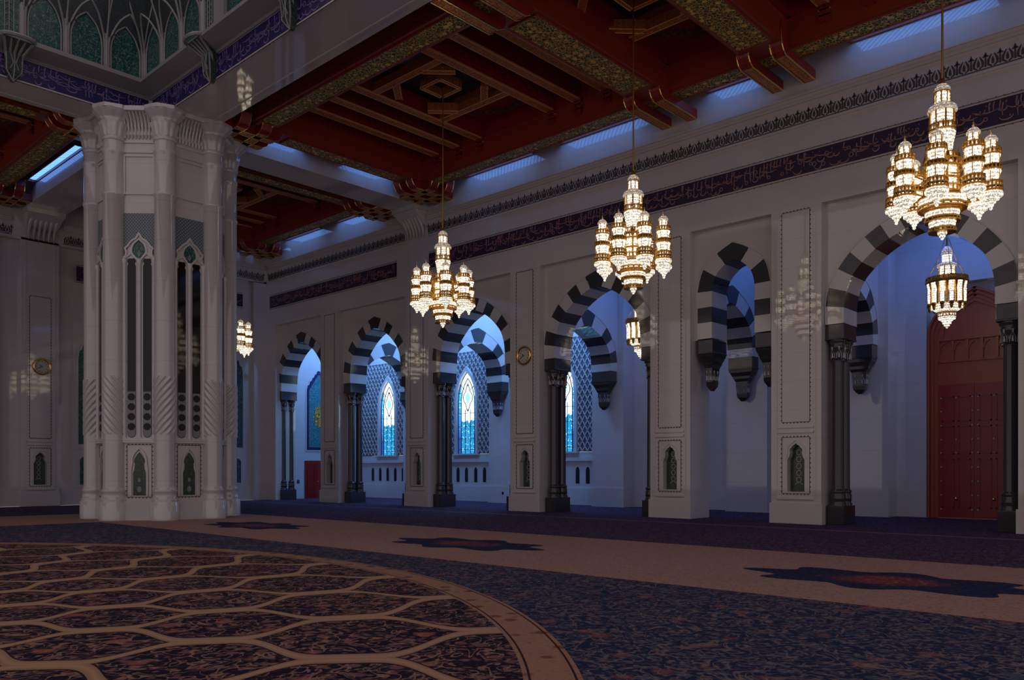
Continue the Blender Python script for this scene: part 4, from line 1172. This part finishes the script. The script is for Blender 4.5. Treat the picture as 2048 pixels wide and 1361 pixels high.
# far aisle beyond the white beam
frame_beam(AX0, AX0+BW, 29.9, 39.95, 'y', 'gilded beam of the far corner coffer on its column side')
frame_beam(AX1-BW, AX1, 29.9, 39.95, 'y', 'gilded beam of the far corner coffer along the right wall')
frame_beam(AX0+BW, AX1-BW, 29.9, 30.8, 'x', 'gilded beam of the far corner coffer behind the white beam')
frame_beam(AX0+BW, AX1-BW, 39.05, 39.95, 'x', 'gilded beam of the far corner coffer along the far wall')
coffer(AX0+BW, AX1-BW, 30.8, 39.05, 'wooden coffer in the far right corner, seen under the white beam')
# aisle left of the column
frame_beam(10.0, 10.9, 29.9, 39.95, 'y', 'gilded beam left of the column, running to the far wall')
frame_beam(-.9, 10.0, 29.9, 30.8, 'x', 'gilded beam left of the column, behind the dome side white beam')
frame_beam(-.9, 10.0, 39.05, 39.95, 'x', 'gilded beam left of the column, along the far wall')
coffer(-.5, 10.0, 30.8, 39.05, 'wooden coffer at the left edge of the picture', swap=False)

# brackets
bracket([((21.68, 14.22), (24, 14.22)), ((21.68, 15.2), (24, 15.2))], 'pair of gilded brackets on the right wall above the middle chandelier')
bracket([((21.68, 10.25), (24, 10.25)), ((21.68, 11.25), (24, 11.25))], 'pair of gilded brackets on the right wall under the nearest cross beam')
bracket([((15.9, 14.22), (13.5, 14.22)), ((15.9, 15.2), (13.5, 15.2))], 'pair of gilded timber brackets on the dome side at the top of the picture')
def hash_bracket(xw, sx, yw, sy, label):
    bx = [((xw-sx*2.3, yw-sy*q), (xw, yw-sy*q)) for q in (.62, 1.42)]
    by = [((xw-sx*q, yw-sy*2.15), (xw-sx*q, yw)) for q in (.62, 1.42)]
    return bracket(bx+by, label)
hash_bracket(24, 1, 27.45, 1, 'crossed gilded bracket in the corner of right wall and white beam')
hash_bracket(13.5, -1, 27.45, 1, 'crossed gilded bracket at the head of the great column, right side')
hash_bracket(24, 1, 28.95, -1, 'crossed gilded bracket behind the white beam at the right wall')
hash_bracket(24, 1, 40.9, 1, 'crossed gilded bracket in the far right corner of the hall')
hash_bracket(11.85, 1, 28.95, -1, 'crossed gilded bracket at the head of the great column, left side')
hash_bracket(11.85, 1, 40.9, 1, 'crossed gilded bracket where the left aisle meets the far wall')

# blue daylight louvres in the gap between coffers and walls
GL = 'blue daylight louvres hidden above the ceiling gap'
def louvre(x0, x1, y0, y1, label):
    t = thing('light_louvre', label, 'louvre', ((x0+x1)/2, (y0+y1)/2, 14.0), GL)
    m = MB(); m.box(x0, x1, y0, y1, 14.0, 14.02); m.build('diffuser', M['louvre'], t)
    m = MB()
    for q in ((x0-.04, x0, y0-.04, y1+.04), (x1, x1+.04, y0-.04, y1+.04), (x0, x1, y0-.04, y0), (x0, x1, y1, y1+.04)): m.box(q[0], q[1], q[2], q[3], 13.90, 14.1)
    m.build('rim', M['woody'], t)
for i, (y0, y1, lb) in enumerate(((1.2, 4.4, 'louvre above the right wall nearest the camera'), (5.4, 9.0, 'louvre above the wall behind the nearest chandelier'), (11.8, 13.6, 'louvre above the wall by the narrow coffer'),
                     (16.2, 19.8, 'louvre above the wall behind the middle chandelier'), (21.2, 24.9, 'louvre above the wall behind the farther chandelier'),
                     (30.9, 34.2, 'louvre above the wall just beyond the white beam'), (35.6, 38.9, 'louvre above the wall at the far corner'))):
    louvre(23.1, 23.94, y0, y1, lb)
louvre(15.4, 17.6, 26.72, 27.40, 'louvre lighting the white beam face near the column')
louvre(19.6, 22.0, 26.72, 27.40, 'louvre lighting the white beam face near the right wall')
louvre(11.5, 11.82, 33.3, 38.8, 'bright blue ribbed louvre visible left of the great column')
louvre(20.0, 23.2, 40.0, 40.84, 'louvre above the far wall in the corner')
louvre(3.0, 9.0, 40.0, 40.84, 'louvre above the far wall left of the column')

# unseen corridor skylights; those at the narrow and farther bays are added fill light
M['roof_fill'] = em('added_blue_fill', (.18, .42, 1.0), SKYLT*4.2)  # stronger glow for the added panels, boosts blue spill in the farther bays
for c, lb in ((bay_c[1][1], 'added blue light panel over the corridor behind the narrow arch'), (bay_c[0][1], 'blue skylight over the corridor before the wooden door'), (bay_c[2][1], 'blue skylight over the corridor right of the clock pier'),
              (bay_c[3][1], 'added blue light panel over the corridor left of the clock pier'), (bay_c[4][1], 'added blue light panel over the corridor by the farthest window'), (38.0, 'added blue light panel at the end of the corridor')):
    m = MB(); hw_ = .6 if c == bay_c[1][1] else 1.3
    m.box(26.3, 29.3, c-hw_, c+hw_, 10.42, 10.46); tag(m.build('skylight', M['roof_fill' if c > 22 else 'skylight']), lb, 'skylight', 'blue skylights over the corridor', 'thing')

# ------------------------------------------------------------------ chandeliers
def ringrail(m, r0, z0, z1, n, c=(0, 0, 0)):
    # openwork gallery: top and bottom rings with little posts
    seg = 16
    for z in (z0, z1): m.lathe([(r0, z-.012), (r0+.014, z-.012), (r0+.014, z+.012), (r0, z+.012), (r0, z-.012)], seg, c)
    for i in range(n):
        a = 2*PI*(i+.5)/n; p = (c[0]+r0*math.cos(a), c[1]+r0*math.sin(a), c[2])
        m.lathe([(.012, z0), (.024, (z0+z1)/2), (.012, z1)], 4, p, a)
        if i % 2 == 0: m.lathe([(.0, z1), (.014, z1+.02), (.0, z1+.05)], 4, p, a)
def tower_parts(c, parent):
    t = MB(); x, y = c; q = (x, y, .46)
    # crystal body of the tower
    t.smooth = True; t.lathe([(0, 0), (.035, .03), (.03, .07), (.05, .09), (.055, .12), (.09, .15), (.095, .18), (.15, .20), (.155, .24), (.215, .27), (.225, .33), (.19, .36)], 14, q)
    body = t.build('tower', M['crystal'], parent, loc=(0, 0, 0))
    m = MB()
    for z0, z1, r in ((.575, .80, .165), (.91, 1.11, .155)):
        m.lathe([(r*.86, z0), (r*.86, z0+.02), (r*.92, z0+.09), (r*1.12, z1-.03), (r*1.14, z1)], 12, q)
    m.build('lit_drum', M['lampglass'], body, loc=(0, 0, 0))
    m = MB(); m.lathe([(.135, .355), (.135, .57)], 12, q); m.build('lit_base', M['lampglass'], body, loc=(0, 0, 0))
    m = MB(); m.lathe([(.105, 1.10), (.105, 1.24), (.095, 1.24), (.095, 1.385)], 10, q); m.build('lit_lantern', M['lampglass'], body, loc=(0, 0, 0))
    m = MB()
    ringrail(m, .200, .37, .46, 18, q); ringrail(m, .196, .46, .555, 18, q); m.lathe([(.19, .355), (.222, .365), (.222, .395), (.19, .40)], 16, q); m.lathe([(.185, .535), (.21, .545), (.205, .565)], 16, q)
    ringrail(m, .190, .80, .89, 16, q); m.lathe([(.14, .79), (.2, .80), (.2, .82)], 16, q)
    ringrail(m, .178, 1.11, 1.21, 16, q); m.lathe([(.12, 1.10), (.186, 1.11), (.186, 1.13)], 16, q)
    for i in range(6):
        a = PI*i/3; p = (x+.106*math.cos(a), y+.106*math.sin(a), .46); m.lathe([(.010, 1.24), (.010, 1.39)], 4, p)
        p = (x+.178*math.cos(a), y+.178*math.sin(a), .46); m.lathe([(.009, .57), (.009, .80)], 4, p); m.lathe([(.008, .9), (.008, 1.11)], 4, p)
    m.build('gallery', M['golddark'], body, loc=(0, 0, 0))
    m = MB(); m.smooth = True; m.lathe([(.126, 1.385), (.13, 1.40), (.122, 1.44), (.085, 1.49), (.035, 1.52), (.012, 1.535)], 12, q); m.build('cap', M['capglass'], body, loc=(0, 0, 0))
    m = MB(); m.smooth = True; m.lathe([(.012, 1.53), (.026, 1.56), (.010, 1.585), (.018, 1.61), (.006, 1.63), (0, 1.71)], 8, q); m.build('finial', M['gold'], body, loc=(0, 0, 0))
    return body
def make_chandelier():
    t = thing('chandelier', 'x', 'chandelier', (0, 0, 0), 'great crystal chandeliers', True)
    # rod
    m = MB(); m.lathe([(.022, 3.22), (.022, 8.30)], 8); m.lathe([(.07, 3.20), (.05, 3.30), (.022, 3.34)], 10); m.build('rod', M['golddark'], t)
    m = MB(); m.smooth = True; m.lathe([(.155, 3.05), (.16, 3.08), (.148, 3.14), (.10, 3.20), (.05, 3.235), (0, 3.25)], 16); m.build('dome_cap', M['capglass'], t)
    m = MB(); m.lathe([(.135, 2.80), (.135, 3.05)], 12); up = m.build('upper_lantern', M['lampglass'], t)
    m = MB()
    for i in range(8): a = PI*i/4; m.lathe([(.014, 2.80), (.014, 3.06)], 4, (.147*math.cos(a), .147*math.sin(a), 0), a)
    for z in (2.81, 3.05): m.lathe([(.14, z-.012), (.16, z-.012), (.16, z+.012), (.14, z+.012)], 16)
    m.build('lantern_posts', M['golddark'], up)
    m = MB(); m.smooth = True; m.lathe([(.22, 2.64), (.285, 2.65), (.285, 2.69), (.25, 2.76), (.17, 2.81), (.15, 2.82)], 16); m.build('collar', M['capglass'], t)
    m = MB(); m.lathe([(.205, 2.27), (.205, 2.64)], 12); lo = m.build('lower_lantern', M['lampglass'], t)
    m = MB()
    for i in range(8): a = PI*(i+.5)/4; m.lathe([(.02, 2.25), (.02, 2.64)], 4, (.235*math.cos(a), .235*math.sin(a), 0), a)
    ringrail(m, .235, 2.26, 2.38, 16); m.lathe([(.20, 2.22), (.265, 2.24), (.265, 2.265), (.2, 2.27)], 16)
    m.build('lantern_posts', M['golddark'], lo)
    m = MB(); m.smooth = True; m.lathe([(.17, 1.78), (.19, 1.82), (.20, 1.95), (.235, 2.1), (.255, 2.2), (.235, 2.23)], 16, mod=lambda a, z: 1+.03*math.sin(16*a)); m.build('fluted_neck', M['crystal'], t)
    m = MB(); m.lathe([(.30, .92), (.30, 1.5), (.2, 1.56), (.19, 1.8)], 12); co = m.build('core', M['lampglass'], t)
    m = MB()
    for z in (.95, 1.22, 1.48): m.lathe([(.3, z-.022), (.345, z-.022), (.345, z+.022), (.3, z+.022)], 16)
    ringrail(m, .345, .94, 1.07, 22); ringrail(m, .345, 1.48, 1.62, 22); ringrail(m, .25, 1.62, 1.76, 16)
    for i in range(8): a = PI*(i+.5)/4; m.lathe([(.022, .92), (.022, 1.5)], 4, (.318*math.cos(a), .318*math.sin(a), 0), a); m.lathe([(0, 1.5), (.05, 1.54), (.05, 1.62), (.02, 1.72), (0, 1.84)], 6, (.33*math.cos(a), .33*math.sin(a), 0), a)
    # arms that carry the towers
    for i in range(8):
        a = PI*i/4; ca, sa_ = math.cos(a), math.sin(a)
        for z in (.95, 1.30): m.tube([(.3*ca, .2*sa_, z), (.45*ca, .45*sa_, z-.07), (.74*ca, .74*sa_, z)], .018, 5)
    m.build('gold_cage', M['golddark'], co)
    for nm, pr in (('upper_basket', [(.36, .62), (.44, .70), (.45, .76), (.44, .86), (.36, .88)]), ('middle_basket', [(.25, .43), (.31, .45), (.335, .58), (.30, .60)]), ('lower_basket', [(.12, .22), (.235, .235), (.265, .40), (.22, .42)])):
        m = MB(); m.lathe(pr, 20); bk = m.build(nm, M['crystal'], t)
        m = MB(); r1, z1 = pr[-2]; r0, z0 = pr[1]
        m.lathe([(r1, z1-.02), (r1+.025, z1-.02), (r1+.025, z1+.02), (r1, z1+.02)], 20); m.lathe([(r0+.003, z0-.02), (r0+.02, z0-.02), (r0+.02, z0+.012), (r0+.003, z0+.012)], 20)
        ringrail(m, r0+.012, z0-.07, z0-.01, 20)
        m.build('gallery', M['golddark'], bk)
    m = MB(); m.smooth = True; m.lathe([(0, 0), (.02, .01), (.035, .035), (.03, .05), (.055, .06), (.06, .09), (.05, .10), (.085, .115), (.09, .15), (.075, .16), (.11, .18), (.115, .22), (.1, .23)], 14); m.build('pendant_drop', M['crystal'], t)
    for i in range(8):
        a = PI*i/4; tower_parts((.87*math.cos(a), .87*math.sin(a)), t)
    return t
rot = math.atan2(-5.1, -18.5)-math.radians(6.6)
ch = make_chandelier()
spots = [(18.5, 5.1, 'nearest and largest looking crystal chandelier, top right before the script band'),
         (18.5, 12.77, 'middle hanging crystal chandelier, before the arch next to the clock pier'),
         (18.5, 20.4, 'farther crystal chandelier hanging left of the clock pier'),
         (18.5, 34.8, 'crystal chandelier almost hidden behind the right edge of the great column')]
for i, (x, y, lb) in enumerate(spots):
    o = ch if i == 0 else copy_tree(ch)
    o.location = (x, y, 6.36); o.rotation_euler = (0, 0, rot); o['label'] = lb

def make_lantern():
    t = thing('lantern_chandelier', 'x', 'chandelier', (0, 0, 0), 'small crystal lantern chandeliers', True)
    m = MB(); m.lathe([(.015, 2.5), (.015, 4.4)], 6); m.build('rod', M['golddark'], t)
    m = MB(); m.smooth = True; m.lathe([(.18, 2.22), (.185, 2.28), (.16, 2.38), (.09, 2.47), (0, 2.5)], 14); m.build('dome_cap', M['capglass'], t)
    m = MB(); m.lathe([(.16, 2.0), (.16, 2.22)], 12); m.build('upper_lantern', M['lampglass'], t)
    m = MB(); m.smooth = True; m.lathe([(.26, 1.86), (.32, 1.88), (.31, 1.94), (.2, 2.0)], 16); m.build('collar', M['capglass'], t)
    m = MB(); m.lathe([(.25, 1.52), (.25, 1.86)], 12); lo = m.build('lower_lantern', M['lampglass'], t)
    m = MB()
    for i in range(8): a = PI*i/4; m.lathe([(.018, 1.5), (.018, 1.87)], 4, (.275*math.cos(a), .275*math.sin(a), 0), a)
    ringrail(m, .275, 1.5, 1.6, 14); m.build('lantern_posts', M['golddark'], lo)
    m = MB(); m.lathe([(.28, 1.48), (.68, 1.44), (.70, 1.40), (.66, 1.36), (.3, 1.36)], 20); rg = m.build('crown_ring', M['golddark'], t)
    m = MB(); ringrail(m, .66, 1.44, 1.53, 28); m.build('gallery', M['golddark'], rg)
    for i in range(12):
        a = 2*PI*i/12; p = (.56*math.cos(a), .56*math.sin(a), 0); m = MB()
        m.lathe([(.065, .78), (.065, 1.2), (.09, 1.36)], 8, p); tb = m.build('glass_tube', M['lampglass'], t)
        b_ = (.56*math.cos(a+PI/12), .56*math.sin(a+PI/12), 0)
        m = MB(); m.lathe([(.04, .72), (.032, 1.15), (.08, 1.36)], 6, b_); m.lathe([(.05, .66), (.09, .70), (.08, .76)], 8, p); m.lathe([(.0, .52), (.05, .58), (.07, .66)], 8, p); m.build('gold_post', M['golddark'], tb)
    m = MB(); m.lathe([(.30, .50), (.52, .62), (.54, .74), (.30, .76)], 20); m.build('bowl', M['crystal'], t)
    m = MB(); m.lathe([(.2, .26), (.27, .28), (.31, .48), (.27, .5)], 18); bk = m.build('lower_basket', M['crystal'], t)
    m = MB(); ringrail(m, .295, .36, .44, 18); m.lathe([(.31, .46), (.33, .47), (.33, .49), (.3, .5)], 18); m.build('gallery', M['golddark'], bk)
    m = MB(); m.smooth = True; m.lathe([(0, 0), (.03, .02), (.05, .07), (.09, .08), (.1, .14), (.14, .15), (.15, .22), (.19, .23), (.2, .27)], 14); m.build('pendant_drop', M['crystal'], t)
    for i in range(4):
        a = PI*i/2+.5; m = MB(); m.tube([(.66*math.cos(a), .66*math.sin(a), 1.5), (.3*math.cos(a), .3*math.sin(a), 2.05), (.05*math.cos(a), .05*math.sin(a), 2.75)], .012, 4); m.build('chain', M['golddark'], t)
    return t
ln = make_lantern()
for i, (x, y, lb) in enumerate(((27.2, 7.37, 'crystal lantern chandelier hanging before the tall wooden door'), (27.35, 18.55, 'crystal lantern chandelier peeping out behind the pier right of the clock arch'))):
    o = ln if i == 0 else copy_tree(ln)
    o.location = (x, y, 5.9 if i == 0 else 6.05); o.scale = (.86, .86, 1.0); o['label'] = lb

for o in list(bpy.data.objects):
    if '_w' in o: del o['_w']
